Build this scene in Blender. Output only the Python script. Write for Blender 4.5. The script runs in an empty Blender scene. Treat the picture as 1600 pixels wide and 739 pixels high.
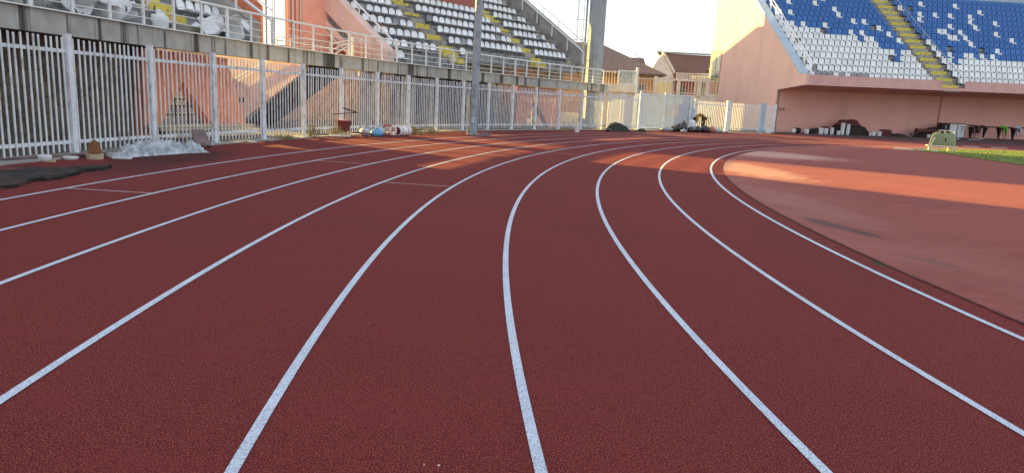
import bpy, bmesh, math, random
from math import sin, cos, pi, radians, hypot, atan2, sqrt
from mathutils import Vector, Matrix
random.seed(7)
scene = bpy.context.scene
COL = scene.collection
ORG = {}
# ------------------------------------------------------------------ calibration of the place
CX, CY, R0, LW = 45.038, 7.046, 41.432, 1.22          # centre of the bend, radius of the inner line, lane width
CAM_H = 1.4754; FOC = 1.3468; PITCH = .19344; ROLL = .05211

def proj(X, Y, Z):                                     # photo pixel (1600 wide), only used to rank repeats by size
    Z -= CAM_H
    fw = Y*cos(PITCH)-Z*sin(PITCH); up = Y*sin(PITCH)+Z*cos(PITCH)
    if fw < .1: return -1e4, -1e4, 1e4
    u, v = X/fw*FOC, up/fw*FOC
    u, v = cos(ROLL)*u+sin(ROLL)*v, -sin(ROLL)*u+cos(ROLL)*v
    return 800+800*u, 369.5-800*v, fw

# ------------------------------------------------------------------ materials
def _n(nt, t, **kw):
    n = nt.nodes.new(t)
    for k, v in kw.items(): setattr(n, k, v)
    return n
def lin(c):                                            # sRGB 0-255 -> linear
    return tuple(((x/255/12.92) if x/255 <= .04045 else ((x/255+.055)/1.055)**2.4) for x in c)
def mixc(nt, fac, a, b, mode='MIX'):
    m = _n(nt, 'ShaderNodeMix', data_type='RGBA', blend_type=mode)
    for s, v in ((m.inputs[0], fac), (m.inputs[6], a), (m.inputs[7], b)):
        if hasattr(v, 'links'): nt.links.new(v, s)
        elif isinstance(v, (tuple, list)): s.default_value = (*v[:3], 1)
        else: s.default_value = v
    return m.outputs[2]
def coords(nt, stretch=(1, 1, 1)):
    tc = _n(nt, 'ShaderNodeTexCoord'); mp = _n(nt, 'ShaderNodeMapping')
    mp.inputs['Scale'].default_value = stretch
    nt.links.new(tc.outputs['Object'], mp.inputs[0])
    return mp.outputs[0]
def noise(nt, vec, scale, detail=4, rough=.55, lo=.35, hi=.65):
    n = _n(nt, 'ShaderNodeTexNoise'); n.inputs['Scale'].default_value = scale
    n.inputs['Detail'].default_value = detail; n.inputs['Roughness'].default_value = rough
    nt.links.new(vec, n.inputs['Vector'])
    r = _n(nt, 'ShaderNodeMapRange'); r.inputs[1].default_value = lo; r.inputs[2].default_value = hi
    nt.links.new(n.outputs[0], r.inputs[0])
    return r.outputs[0]
def base_mat(name, rough=.8, spec=.3, metal=0):
    m = bpy.data.materials.new(name); m.use_nodes = True
    nt = m.node_tree; b = nt.nodes['Principled BSDF']
    b.inputs['Roughness'].default_value = rough
    b.inputs['Specular IOR Level'].default_value = spec
    b.inputs['Metallic'].default_value = metal
    return m, nt, b
def bumpit(nt, b, h, strength=.3, dist=.01):
    bp = _n(nt, 'ShaderNodeBump'); bp.inputs['Strength'].default_value = strength
    bp.inputs['Distance'].default_value = dist
    nt.links.new(h, bp.inputs['Height']); nt.links.new(bp.outputs[0], b.inputs['Normal'])
def mat(name, c1, c2=None, scale=3, rough=.8, spec=.3, metal=0, stretch=(1, 1, 1), dirt=None, dirtamt=.5,
        dscale=1.2, dstretch=(1, 1, 1), dlo=.5, dhi=.7, bump=0, bscale=40, rnd=0, fine=None):
    m, nt, b = base_mat(name, rough, spec, metal)
    c2 = c2 or tuple(x*.82 for x in c1)
    v = coords(nt, stretch)
    col = mixc(nt, noise(nt, v, scale), c1, c2)
    if fine: col = mixc(nt, noise(nt, v, fine[0], 2, .6, .45, .6), col, fine[1])
    if dirt:
        f = noise(nt, coords(nt, dstretch), dscale, 5, .6, dlo, dhi)
        mm = _n(nt, 'ShaderNodeMath', operation='MULTIPLY'); mm.inputs[1].default_value = dirtamt
        nt.links.new(f, mm.inputs[0]); col = mixc(nt, mm.outputs[0], col, dirt)
    if rnd:
        oi = _n(nt, 'ShaderNodeObjectInfo'); mr = _n(nt, 'ShaderNodeMapRange')
        mr.inputs[3].default_value = 1-rnd; mr.inputs[4].default_value = 1
        nt.links.new(oi.outputs['Random'], mr.inputs[0])
        hv = _n(nt, 'ShaderNodeHueSaturation'); nt.links.new(mr.outputs[0], hv.inputs['Value']); nt.links.new(col, hv.inputs['Color'])
        col = hv.outputs[0]
    nt.links.new(col, b.inputs['Base Color'])
    if bump: bumpit(nt, b, noise(nt, v, bscale, 4), bump)
    return m

def ground_mat(name, a, b2, light, dark, blobs=(), ring=None, grain=1.0, ringcol=None):
    m, nt, b = base_mat(name, .92, .12)
    v = coords(nt)
    col = mixc(nt, noise(nt, v, .35, 5, .6, .35, .7), a, b2)
    col = mixc(nt, noise(nt, coords(nt, (1, 3, 1)), 1.6, 5, .65, .5, .8), col, tuple(x*.86 for x in a))
    f1 = noise(nt, v, 150, 2, .8, .52, .62); f2 = noise(nt, v, 115, 2, .8, .5, .6)
    mm = _n(nt, 'ShaderNodeMath', operation='MULTIPLY'); mm.inputs[1].default_value = .75*grain; nt.links.new(f1, mm.inputs[0])
    m2 = _n(nt, 'ShaderNodeMath', operation='MULTIPLY'); m2.inputs[1].default_value = .7*grain; nt.links.new(f2, m2.inputs[0])
    col = mixc(nt, m2.outputs[0], col, dark)
    col = mixc(nt, mm.outputs[0], col, light)
    col = mixc(nt, noise(nt, v, 22, 4, .7, .52, .85), col, tuple(x*.75 for x in b2))
    col = mixc(nt, noise(nt, coords(nt, (1, 2.5, 1)), .9, 6, .7, .52, .85), col, tuple(min(1, x*1.25+.012) for x in a))
    # rare pale crumbs
    vo = _n(nt, 'ShaderNodeTexVoronoi'); vo.inputs['Scale'].default_value = 9; nt.links.new(v, vo.inputs['Vector'])
    lt = _n(nt, 'ShaderNodeMath', operation='LESS_THAN'); lt.inputs[1].default_value = .035; nt.links.new(vo.outputs['Distance'], lt.inputs[0])
    sp = _n(nt, 'ShaderNodeMath', operation='MULTIPLY'); sp.inputs[1].default_value = .18; nt.links.new(lt.outputs[0], sp.inputs[0])
    col = mixc(nt, sp.outputs[0], col, light)
    if ring:                                            # dust gathered along the kerb of the D
        tc = _n(nt, 'ShaderNodeTexCoord'); sub = _n(nt, 'ShaderNodeVectorMath', operation='SUBTRACT')
        sub.inputs[1].default_value = (CX, CY, 0); nt.links.new(tc.outputs['Object'], sub.inputs[0])
        ln = _n(nt, 'ShaderNodeVectorMath', operation='LENGTH'); nt.links.new(sub.outputs[0], ln.inputs[0])
        mr = _n(nt, 'ShaderNodeMapRange', interpolation_type='SMOOTHSTEP'); mr.inputs[1].default_value = ring[0]; mr.inputs[2].default_value = ring[1]
        nt.links.new(ln.outputs['Value'], mr.inputs[0])
        q = _n(nt, 'ShaderNodeMath', operation='MULTIPLY'); nt.links.new(mr.outputs[0], q.inputs[0]); nt.links.new(noise(nt, v, .6, 5, .6, .3, .75), q.inputs[1])
        q2 = _n(nt, 'ShaderNodeMath', operation='MULTIPLY'); q2.inputs[1].default_value = .55; nt.links.new(q.outputs[0], q2.inputs[0])
        col = mixc(nt, q2.outputs[0], col, ringcol)
    for (x, y, rx, ry, ang, c, amt) in blobs:
        tc = _n(nt, 'ShaderNodeTexCoord'); mp = _n(nt, 'ShaderNodeMapping', vector_type='TEXTURE')
        mp.inputs['Location'].default_value = (x, y, 0); mp.inputs['Rotation'].default_value = (0, 0, radians(ang))
        mp.inputs['Scale'].default_value = (rx, ry, 1); nt.links.new(tc.outputs['Object'], mp.inputs[0])
        ln = _n(nt, 'ShaderNodeVectorMath', operation='LENGTH'); nt.links.new(mp.outputs[0], ln.inputs[0])
        nz = _n(nt, 'ShaderNodeTexNoise'); nz.inputs['Scale'].default_value = 2.5; nz.inputs['Detail'].default_value = 5; nt.links.new(v, nz.inputs['Vector'])
        ad = _n(nt, 'ShaderNodeMath', operation='ADD'); nt.links.new(ln.outputs['Value'], ad.inputs[0]); nt.links.new(nz.outputs[0], ad.inputs[1])
        mr = _n(nt, 'ShaderNodeMapRange', interpolation_type='SMOOTHSTEP'); mr.inputs[1].default_value = 1.55; mr.inputs[2].default_value = .95
        mr.inputs[3].default_value = 0; mr.inputs[4].default_value = amt; nt.links.new(ad.outputs[0], mr.inputs[0])
        col = mixc(nt, mr.outputs[0], col, c)
    nt.links.new(col, b.inputs['Base Color'])
    bumpit(nt, b, noise(nt, v, 90, 3, .7, .3, .7), .5, .006)
    return m

def line_mat(name):
    m, nt, b = base_mat(name, .8, .2)
    v = coords(nt)
    sp = noise(nt, v, 130, 2, .85, .51, .58)
    wear = noise(nt, v, 1.1, 3, .6, .3, .7)
    ad = _n(nt, 'ShaderNodeMath', operation='MULTIPLY_ADD'); nt.links.new(wear, ad.inputs[0]); ad.inputs[1].default_value = .25; ad.inputs[2].default_value = .5
    mu = _n(nt, 'ShaderNodeMath', operation='MULTIPLY'); nt.links.new(sp, mu.inputs[0]); nt.links.new(ad.outputs[0], mu.inputs[1])
    col = mixc(nt, noise(nt, v, 3, 4), (.62, .70, .83), (.54, .61, .73))
    col = mixc(nt, mu.outputs[0], col, (.10, .10, .13))
    nt.links.new(col, b.inputs['Base Color']); bumpit(nt, b, noise(nt, v, 90, 3), .35, .005)
    return m

M = {}
TR1, TR2 = (.138, .0145, .0175), (.104, .0112, .0145)
M['track'] = ground_mat('track_rubber', TR1, TR2, (.52, .15, .12), (.012, .0025, .0035),
    blobs=[(3.92, 7.05, .12, .22, 20, (.03, .06, .03), .8), (4.0, 6.9, .3, .15, 0, (.10, .03, .03), .5), (-7.0, 14.2, 1.2, 2.6, 5, (.055, .02, .02), .85), (-6.6, 11.9, .8, 1.6, 5, (.08, .025, .025), .6)])
M['dzone'] = ground_mat('dee_rubber', (.27, .072, .064), (.22, .058, .053), (.42, .2, .17), (.13, .035, .033), grain=.75,
    ring=(38.6, 41.0), ringcol=(.36, .17, .145),
    blobs=[(9.2, 26.2, 2.6, 3.4, 60, (.52, .33, .27), .75), (6.2, 18.6, 1.2, 3.4, 5, (.50, .31, .25), .5), (4.9, 12.0, .7, 3.0, 4, (.34, .17, .15), .4),
           (4.42, 9.6, .22, .75, 14, (.10, .07, .07), .8), (4.62, 8.95, .16, .4, 8, (.09, .06, .06), .75), (4.55, 7.3, .16, .45, 22, (.14, .08, .08), .45)])
M['line'] = line_mat('track_line_paint')
M['redline'] = mat('faded_line_paint', (.55, .42, .45), (.4, .25, .26), 6)
M['earth'] = mat('dusty_ground', (.16, .14, .12), (.10, .09, .075), 2, .95, bump=.4)
M['apron'] = mat('dark_gutter_concrete', (.11, .06, .06), (.06, .045, .045), 2, .95, bump=.3)
M['conc'] = mat('stained_concrete', (.43, .42, .40), (.34, .33, .31), 2.5, .9, dirt=(.045, .042, .035), dirtamt=.92,
                dscale=1.3, dstretch=(1.9, 1.9, .06), dlo=.53, dhi=.62, bump=.25, bscale=25)
M['conc2'] = mat('plain_concrete', (.36, .35, .33), (.27, .26, .25), 2, .9, dirt=(.1, .095, .09), dirtamt=.6, dscale=1.0, dlo=.5, dhi=.75, bump=.2)
M['tread'] = mat('terrace_concrete', (.36, .36, .36), (.24, .24, .245), 6, .95, dirt=(.1, .1, .1), dirtamt=.7, dscale=4, dlo=.45, dhi=.6, bump=.4)
M['joint'] = mat('dark_joint', (.02, .02, .018))
M['paint'] = mat('fence_paint', (.74, .78, .82), (.62, .65, .68), 4, .55, .4, dirt=(.26, .2, .15), dirtamt=.65, dscale=7, dstretch=(1, 1, .5), dlo=.52, dhi=.7)
M['rail'] = mat('railing_paint', (.76, .78, .78), (.66, .68, .68), 5, .5, .4, dirt=(.25, .2, .15), dirtamt=.5, dscale=8, dlo=.58, dhi=.75)
M['pinkrail'] = mat('cream_railing_paint', (.75, .66, .58), (.66, .52, .46), 5, .6)
M['galv'] = mat('galvanised_pole', (.32, .37, .42), (.26, .30, .34), 3, .6, .3, dirt=(.1, .09, .08), dirtamt=.5, dscale=3)
M['pillar'] = mat('pillar_concrete', (.36, .39, .41), (.29, .32, .34), 1.5, .8, dirt=(.11, .12, .13), dirtamt=.5, dscale=1, dstretch=(2, 2, .2))
M['orange'] = mat('orange_wall_paint', (.78, .27, .15), (.68, .23, .13), 1.5, .85, dirt=(.3, .1, .06), dirtamt=.4, dscale=2.2)
M['salmon'] = mat('salmon_wall_paint', (.82, .42, .32), (.74, .37, .28), 1.2, .85, dirt=(.45, .22, .17), dirtamt=.3, dscale=1.4)
M['tan'] = mat('tan_pink_plaster', (.74, .55, .48), (.68, .50, .44), 1.2, .9, dirt=(.35, .25, .2), dirtamt=.35, dscale=1.2)
M['pinkwall'] = mat('pink_stand_plaster', (.74, .50, .425), (.70, .47, .40), .6, .9, dirt=(.50, .33, .29), dirtamt=.35, dscale=.8, dstretch=(1, 1, .1))
M['pinkband'] = mat('pink_front_band', (.68, .42, .40), (.63, .39, .37), .8, .9, dirt=(.36, .18, .17), dirtamt=.35, dscale=.7)
M['recess'] = mat('red_brown_recess_wall', (.80, .43, .37), (.74, .40, .34), .7, .9, dirt=(.55, .30, .26), dirtamt=.4, dscale=.45, dstretch=(1, 1, .6))
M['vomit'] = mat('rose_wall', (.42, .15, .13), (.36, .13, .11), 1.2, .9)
M['maroon'] = mat('maroon_door', (.09, .03, .035), (.06, .02, .025), 3)
M['white_seat'] = mat('white_seat_plastic', (.86, .88, .90), (.80, .82, .84), 6, .5, .35, rnd=.14, dirt=(.3, .3, .3), dirtamt=.35, dscale=7, dlo=.5, dhi=.8)
M['grey_seat'] = mat('grubby_seat_plastic', (.36, .37, .39), (.28, .29, .3), 6, .6, .3, rnd=.25)
M['blue_seat'] = mat('blue_seat_plastic', (.045, .19, .56), (.036, .15, .46), 6, .45, .35, rnd=.22)
M['slot'] = mat('seat_shadow_gap', (.05, .055, .065))
M['yellow'] = mat('yellow_step_paint', (.68, .55, .10), (.58, .46, .10), 5, .8, dirt=(.22, .19, .1), dirtamt=.7, dscale=5, dlo=.52, dhi=.68)
M['debris'] = mat('dark_rubble', (.25, .25, .25), (.10, .10, .10), 12, .95)
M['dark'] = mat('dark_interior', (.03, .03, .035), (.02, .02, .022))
M['cladding'] = mat('pale_blue_sheet_cladding', (.44, .54, .64), (.38, .46, .55), 1.2, .6, dirt=(.28, .3, .3), dirtamt=.4, dscale=1.5, dstretch=(2, 2, .4))
M['white'] = mat('white_plaster', (.74, .72, .68), (.64, .62, .58), 2)
M['cream'] = mat('cream_plaster', (.72, .60, .50), (.6, .5, .42), 2)
M['ochre_wall'] = mat('orange_house_plaster', (.72, .36, .12), (.62, .30, .10), 1)
M['redplaster'] = mat('red_plaster', (.45, .18, .15), (.38, .15, .12), 1)
M['rooftile'] = mat('old_brown_tiles', (.28, .20, .17), (.15, .11, .095), 5, .95, stretch=(1, 1, 1), bump=.6, bscale=9, dirt=(.3, .25, .2), dirtamt=.45, dscale=6, dlo=.55, dhi=.7)
M['rooftile2'] = mat('dark_brown_tiles', (.20, .11, .085), (.16, .085, .065), 3, .9, bump=.3)
M['glass'] = mat('window_glass', (.10, .14, .12), (.18, .22, .17), 2, .12, .6)
M['lattice'] = mat('yellow_lattice_paint', (.78, .70, .35), (.62, .55, .28), 5)
M['blackmat'] = mat('black_rubber_mat', (.035, .03, .03), (.02, .018, .018), 8, .9, dirt=(.10, .045, .04), dirtamt=.6, dscale=2.2, dlo=.5, dhi=.65, bump=.7, bscale=14)
M['redmat'] = mat('dull_red_underlay', (.17, .045, .045), (.09, .03, .03), 5, .9, bump=.5, bscale=12)
M['plastic'] = mat('white_plastic_sheeting', (.50, .53, .58), (.22, .24, .27), 7, .38, .5)
M['bucket'] = mat('white_bucket_plastic', (.72, .74, .76), (.62, .64, .67), 6, .45)
M['bluebag'] = mat('blue_plastic_bag', (.12, .34, .60), (.10, .27, .5), 8, .4, .5)
M['redplastic'] = mat('dark_red_plastic', (.17, .03, .035), (.11, .022, .025), 6, .55)
M['rustbrown'] = mat('rusty_brown', (.23, .10, .04), (.14, .06, .03), 8)
M['brownseat'] = mat('brown_grey_plastic', (.20, .15, .145), (.15, .11, .11), 6, .6)
M['blackbag'] = mat('black_refuse_bag', (.02, .018, .024), (.035, .03, .04), 8, .35, .5)
M['wood'] = mat('weathered_planks', (.55, .47, .33), (.42, .34, .23), 5, .9, stretch=(1, 6, 6))
M['weed'] = mat('dry_weeds', (.20, .18, .07), (.32, .25, .12), 8, .9)
M['greenheap'] = mat('dark_green_tarp', (.035, .045, .035), (.02, .025, .02), 7, .7)
M['tank'] = mat('olive_tank_plastic', (.25, .28, .14), (.20, .23, .12), 3, .5, .4, dirt=(.2, .2, .12), dirtamt=.4, dscale=5)
M['tankframe'] = mat('cream_frame_paint', (.74, .70, .55), (.62, .58, .45), 8)
M['grass'] = mat('turf', (.15, .20, .03), (.20, .25, .045), 2.5, .95, bump=.8, bscale=60, fine=(35, (.05, .09, .02)))
M['cabinet_frame'] = mat('dark_cabinet_metal', (.05, .04, .045), (.03, .025, .03), 5)
M['cabinet_door'] = mat('white_cabinet_door', (.66, .68, .68), (.58, .6, .6), 3, .5)
M['skin'] = mat('skin', (.32, .17, .11), (.27, .14, .09), 6, .6)
M['hair'] = mat('dark_hair', (.02, .015, .012))
M['ochre'] = mat('ochre_cloth', (.36, .20, .06), (.28, .15, .045), 9, .9)
M['browncloth'] = mat('brown_cloth', (.14, .08, .035), (.10, .055, .025), 9, .9)
M['darkcloth'] = mat('near_black_cloth', (.028, .018, .022), (.02, .014, .016), 9, .9)
M['green'] = mat('bright_green_cloth', (.12, .55, .03), (.08, .42, .02), 9, .9)
M['lightblue'] = mat('pale_blue_cloth', (.50, .56, .78), (.4, .46, .66), 9, .9)
M['carpaint'] = mat('dark_grey_car_paint', (.05, .055, .06), None, 4, .25, .6)
M['tyre'] = mat('tyre_rubber', (.02, .02, .02))
M['signplate'] = mat('pale_red_sign', (.55, .38, .33), (.5, .33, .29), 8)
M['signmark'] = mat('sign_lettering', (.22, .05, .05))
M['doorwhite'] = mat('white_panel_paint', (.72, .75, .80), (.66, .68, .72), 3, .6)
M['rosepanel'] = mat('rose_panel', (.58, .20, .22), (.5, .17, .19), 3)
M['leaf'] = mat('dull_leaf', (.06, .09, .03), (.1, .12, .05), 8)

def mosaic(name, a, b_, mortar, scale=5, squash=(1, 1, 1.0)):
    m, nt, b = base_mat(name, .9, .2)
    v = coords(nt, squash)
    vo = _n(nt, 'ShaderNodeTexVoronoi'); vo.inputs['Scale'].default_value = scale; nt.links.new(v, vo.inputs['Vector'])
    ve = _n(nt, 'ShaderNodeTexVoronoi', feature='DISTANCE_TO_EDGE'); ve.inputs['Scale'].default_value = scale; nt.links.new(v, ve.inputs['Vector'])
    bw = _n(nt, 'ShaderNodeRGBToBW'); nt.links.new(vo.outputs['Color'], bw.inputs[0])
    col = mixc(nt, bw.outputs[0], a, b_)
    mr = _n(nt, 'ShaderNodeMapRange'); mr.inputs[1].default_value = .02; mr.inputs[2].default_value = .07; nt.links.new(ve.outputs['Distance'], mr.inputs[0])
    col = mixc(nt, mr.outputs[0], mortar, col)
    col = mixc(nt, noise(nt, coords(nt), .8, 4, .6, .4, .8), col, tuple(x*.5 for x in a))
    nt.links.new(col, b.inputs['Base Color']); bumpit(nt, b, mr.outputs[0], .5, .02)
    return m
M['stone_dark'] = mosaic('dark_rubble_stone', (.24, .19, .13), (.09, .085, .075), (.07, .06, .055), 3.2)
M['stone_light'] = mosaic('pale_mosaic_stone', (.50, .45, .40), (.30, .27, .25), (.62, .58, .52), 4.0, (1, 1, .7))
M['stone_grey'] = mosaic('grey_block_wall', (.26, .25, .23), (.16, .16, .155), (.12, .12, .11), 2.6)

# ------------------------------------------------------------------ geometry helpers
class MB:
    def __init__(s): s.v = []; s.f = []; s.m = []
    def add(s, vs, fs, mi=0):
        o = len(s.v); s.v += [tuple(p) for p in vs]
        s.f += [tuple(o+i for i in f) for f in fs]; s.m += [mi]*len(fs)
        return s
    def hexa(s, p, mi=0):                               # p: 4 bottom + 4 top
        return s.add(p, [(3, 2, 1, 0), (4, 5, 6, 7), (0, 1, 5, 4), (1, 2, 6, 5), (2, 3, 7, 6), (3, 0, 4, 7)], mi)
    def box(s, x0, x1, y0, y1, z0, z1, fr=None, mi=0):
        p = [(x0, y0, z0), (x1, y0, z0), (x1, y1, z0), (x0, y1, z0), (x0, y0, z1), (x1, y0, z1), (x1, y1, z1), (x0, y1, z1)]
        if fr: p = [fr(*q) for q in p]
        return s.hexa(p, mi)
    def prism(s, poly, off, mi=0):                      # poly: 3d pts, off: vector
        n = len(poly); off = Vector(off)
        vs = [tuple(p) for p in poly]+[tuple(Vector(p)+off) for p in poly]
        return s.add(vs, [tuple(range(n))[::-1], tuple(range(n, 2*n))]+[(i, (i+1) % n, n+(i+1) % n, n+i) for i in range(n)], mi)
    def tube(s, p, q, r, r2=None, n=7, mi=0, cap=True):
        p, q = Vector(p), Vector(q); d = (q-p)
        if d.length < 1e-6: return s
        d.normalize(); a = d.orthogonal().normalized(); b = d.cross(a); r2 = r if r2 is None else r2
        vs = [p+(a*cos(2*pi*i/n)+b*sin(2*pi*i/n))*r for i in range(n)]+[q+(a*cos(2*pi*i/n)+b*sin(2*pi*i/n))*r2 for i in range(n)]
        fs = [(i, (i+1) % n, n+(i+1) % n, n+i) for i in range(n)]
        if cap: fs += [tuple(range(n))[::-1], tuple(range(n, 2*n))]
        return s.add(vs, fs, mi)
    def path(s, pts, r, n=6, mi=0):
        for a, b in zip(pts, pts[1:]): s.tube(a, b, r, n=n, mi=mi)
        return s
    def lathe(s, c, prof, n=16, mi=0, sy=1.0, jit=0):
        vs = []; c = Vector(c)
        for (r, z) in prof:
            for i in range(n):
                a = 2*pi*i/n; k = 1+random.uniform(-jit, jit)
                vs.append(c+Vector((r*cos(a)*k, r*sin(a)*sy*k, z)))
        fs = []
        for j in range(len(prof)-1):
            for i in range(n): fs.append((j*n+i, j*n+(i+1) % n, (j+1)*n+(i+1) % n, (j+1)*n+i))
        fs += [tuple(range(n))[::-1], tuple((len(prof)-1)*n+i for i in range(n))]
        return s.add(vs, fs, mi)
    def build(s, name, mats, parent=None, org=None, smooth=False, bevel=0, loc=None):
        if parent is not None: o0 = ORG[parent.name]
        elif org is not None: o0 = Vector(org)
        else: o0 = Vector((0, 0, 0))
        me = bpy.data.meshes.new(name)
        me.from_pydata([tuple(Vector(p)-o0) for p in s.v], [], s.f)
        for m in (mats if isinstance(mats, (list, tuple)) else [mats]): me.materials.append(M[m] if isinstance(m, str) else m)
        for p, mi in zip(me.polygons, s.m): p.material_index = mi; p.use_smooth = smooth
        bm = bmesh.new(); bm.from_mesh(me); bmesh.ops.recalc_face_normals(bm, faces=bm.faces); bm.to_mesh(me); bm.free()
        ob = bpy.data.objects.new(name, me); COL.objects.link(ob)
        if parent is not None: ob.parent = parent
        else: ob.location = o0
        ORG[ob.name] = o0
        if bevel:
            md = ob.modifiers.new('bevel', 'BEVEL'); md.width = bevel; md.segments = 2; md.limit_method = 'ANGLE'
        return ob

def tag(o, label, cat, group=None):
    o['label'] = label; o['category'] = cat
    if group: o['group'] = group
    return o
def thing(name, label, cat, loc=(0, 0, 0), group=None, rotz=0):
    o = bpy.data.objects.new(name, None); COL.objects.link(o); o.location = loc; o.rotation_euler = (0, 0, rotz)
    o.empty_display_size = .2; ORG[o.name] = Vector(loc)
    return tag(o, label, cat, group)
def lthing(name, label, cat, loc, rotz=0, group=None):  # children are built in local coordinates
    o = thing(name, label, cat, loc, group, rotz); ORG[o.name] = Vector((0, 0, 0)); return o
def struct(name, mb, m): o = mb.build(name, m); o['kind'] = 'structure'; return o
def frame(ox, oy, deg, side=1, tilt=0):
    a = radians(deg); b = a+side*pi/2
    def f(s, d, z): return (ox+s*cos(a)+d*cos(b), oy+s*sin(a)+d*sin(b), z+tilt*max(0, s))
    return f
def P(ang, r, z=0): a = radians(ang); return (CX+r*cos(a), CY+r*sin(a), z)
def polar(ang, r, z): return P(ang, r, z)
def arcbox(mb, a0, a1, r0, r1, z0, z1, step=.6, mi=0):
    n = max(1, int(abs(a1-a0)/step))
    A = [a0+(a1-a0)*i/n for i in range(n+1)]
    vs = []
    for a in A: vs += [P(a, r0, z0), P(a, r1, z0), P(a, r1, z1), P(a, r0, z1)]
    fs = [(0, 1, 2, 3), (4*n, 4*n+1, 4*n+2, 4*n+3)]
    for i in range(n):
        for k in range(4): fs.append((4*i+k, 4*i+(k+1) % 4, 4*i+4+(k+1) % 4, 4*i+4+k))
    return mb.add(vs, fs, mi)
def ringsheet(mb, a0, a1, r0, r1, z, step=.7, mi=0, jit=0):
    n = max(1, int(abs(a1-a0)/step)); vs = []
    for i in range(n+1):
        a = a0+(a1-a0)*i/n; vs += [P(a, r0+random.uniform(-jit, jit), z), P(a, r1+random.uniform(-jit, jit), z)]
    return mb.add(vs, [(2*i, 2*i+1, 2*i+3, 2*i+2) for i in range(n)], mi)
ORD = ['zeroth', 'first', 'second', 'third', 'fourth', 'fifth', 'sixth', 'seventh', 'eighth', 'ninth', 'tenth', 'eleventh', 'twelfth', 'thirteenth',
       'fourteenth', 'fifteenth', 'sixteenth', 'seventeenth', 'eighteenth', 'nineteenth', 'twentieth', '21st', '22nd', '23rd', '24th', '25th', '26th', '27th', '28th', '29th', '30th', '31st', '32nd', '33rd', '34th', '35th', '36th', '37th', '38th', '39th', '40th']

# ------------------------------------------------------------------ setting
mb = MB(); mb.add([(-900, -300, -.03), (900, -300, -.03), (900, 1500, -.03), (-900, 1500, -.03)], [(0, 1, 2, 3)])
struct('ground', mb, 'earth')
mb = MB(); ringsheet(mb, 20, 230, 40.0, 53.75, 0, .7); struct('running_track', mb, 'track')
mb = MB()                                               # the D inside the bend, slightly ragged edge
n = 900; vs = [P(20+200*i/n, 41.1+random.uniform(-.02, .02), .012) for i in range(n+1)]
inner = [P(20+200*i/n, 20, .012) for i in range(n+1)]
mb.add(vs+inner, [(i, i+1, n+2+i, n+1+i) for i in range(n)])
low = [P(20+200*i/n, 41.12, -.004) for i in range(n+1)]
mb.add(vs+low, [(i, i+1, n+2+i, n+1+i) for i in range(n)])
struct('inner_dee_surface', mb, 'dzone')
mb = MB(); ringsheet(mb, 20, 220, 41.11, 41.14, .007, .12, 0, .012); struct('dee_edge_ring', mb, 'maroon')  # thin dark ring with ragged edges along the D boundary
mb = MB()
for k in range(9):
    w = .026 if k else .028
    ringsheet(mb, 40, 225, R0+LW*k-w, R0+LW*k+w, .005, .35)
struct('lane_lines', mb, 'line')
mb = MB()
def cross(a, k, w=.022):
    r1, r2 = R0+LW*k+.03, R0+LW*(k+1)-.03; da = math.degrees(w/r1)
    mb.add([P(a-da, r1, .0055), P(a+da, r1, .0055), P(a+da, r2, .0055), P(a-da, r2, .0055)], [(0, 1, 2, 3)])
for a, k in ((177.5, 7), (171.0, 6), (174.35, 4), (162.45, 3), (147, 0), (160.5, 5)): cross(a, k)
struct('stagger_marks', mb, 'redline')
# grass field of the pitch
FA = radians(8); FR = frame(23.2, 57.0, 8, 1, .0155)
mb = MB()
gp = [(21.0, 36.9), (21.3, 34.4), (20.6, 31.5), (20.2, 27.5), (22.5, -60), (140, -60), (140, 52), (32.3, 44.5), (27, 42.3), (23.2, 40.0)]
mb.add([(x, y, .03) for x, y in gp], [tuple(range(len(gp)))])
struct('grass_pitch', mb, 'grass')
# tufts so the turf edge is not a knife line
mb = MB()
for i in range(2600):
    x = random.uniform(20.2, 30); y = random.uniform(26, 44)
    if not (y < 44-(32-x)*.75+1 and x > 20.3): continue
    h = random.uniform(.03, .07); a = random.uniform(0, pi); w = .02
    mb.add([(x-w*cos(a), y-w*sin(a), .03), (x+w*cos(a), y+w*sin(a), .03), (x+random.uniform(-.02, .02), y, .03+h)], [(0, 1, 2)])
o = mb.build('grass_tufts', 'grass'); o['kind'] = 'stuff'
# apron in front of the far stand, climbing slightly to the right
mb = MB()
for i in range(40):
    s0, s1 = -2+i*1.0, -1+i*1.0
    mb.add([FR(s0, -1.3, .006-.0155*max(0, s0)), FR(s1, -1.3, .006-.0155*max(0, s1)), FR(s1, .8, .012), FR(s0, .8, .012)], [(0, 1, 2, 3)])
    mb.add([FR(s0, .8, .012), FR(s1, .8, .012), FR(s1, 4.5, .012), FR(s0, 4.5, .012)], [(0, 1, 2, 3)])
struct('apron', mb, 'apron')
# strip of gutter concrete under the fence
mb = MB(); arcbox(mb, 118, 190, 53.7, 54.25, -.02, .035, .7); struct('fence_kerb', mb, 'conc2')

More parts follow.
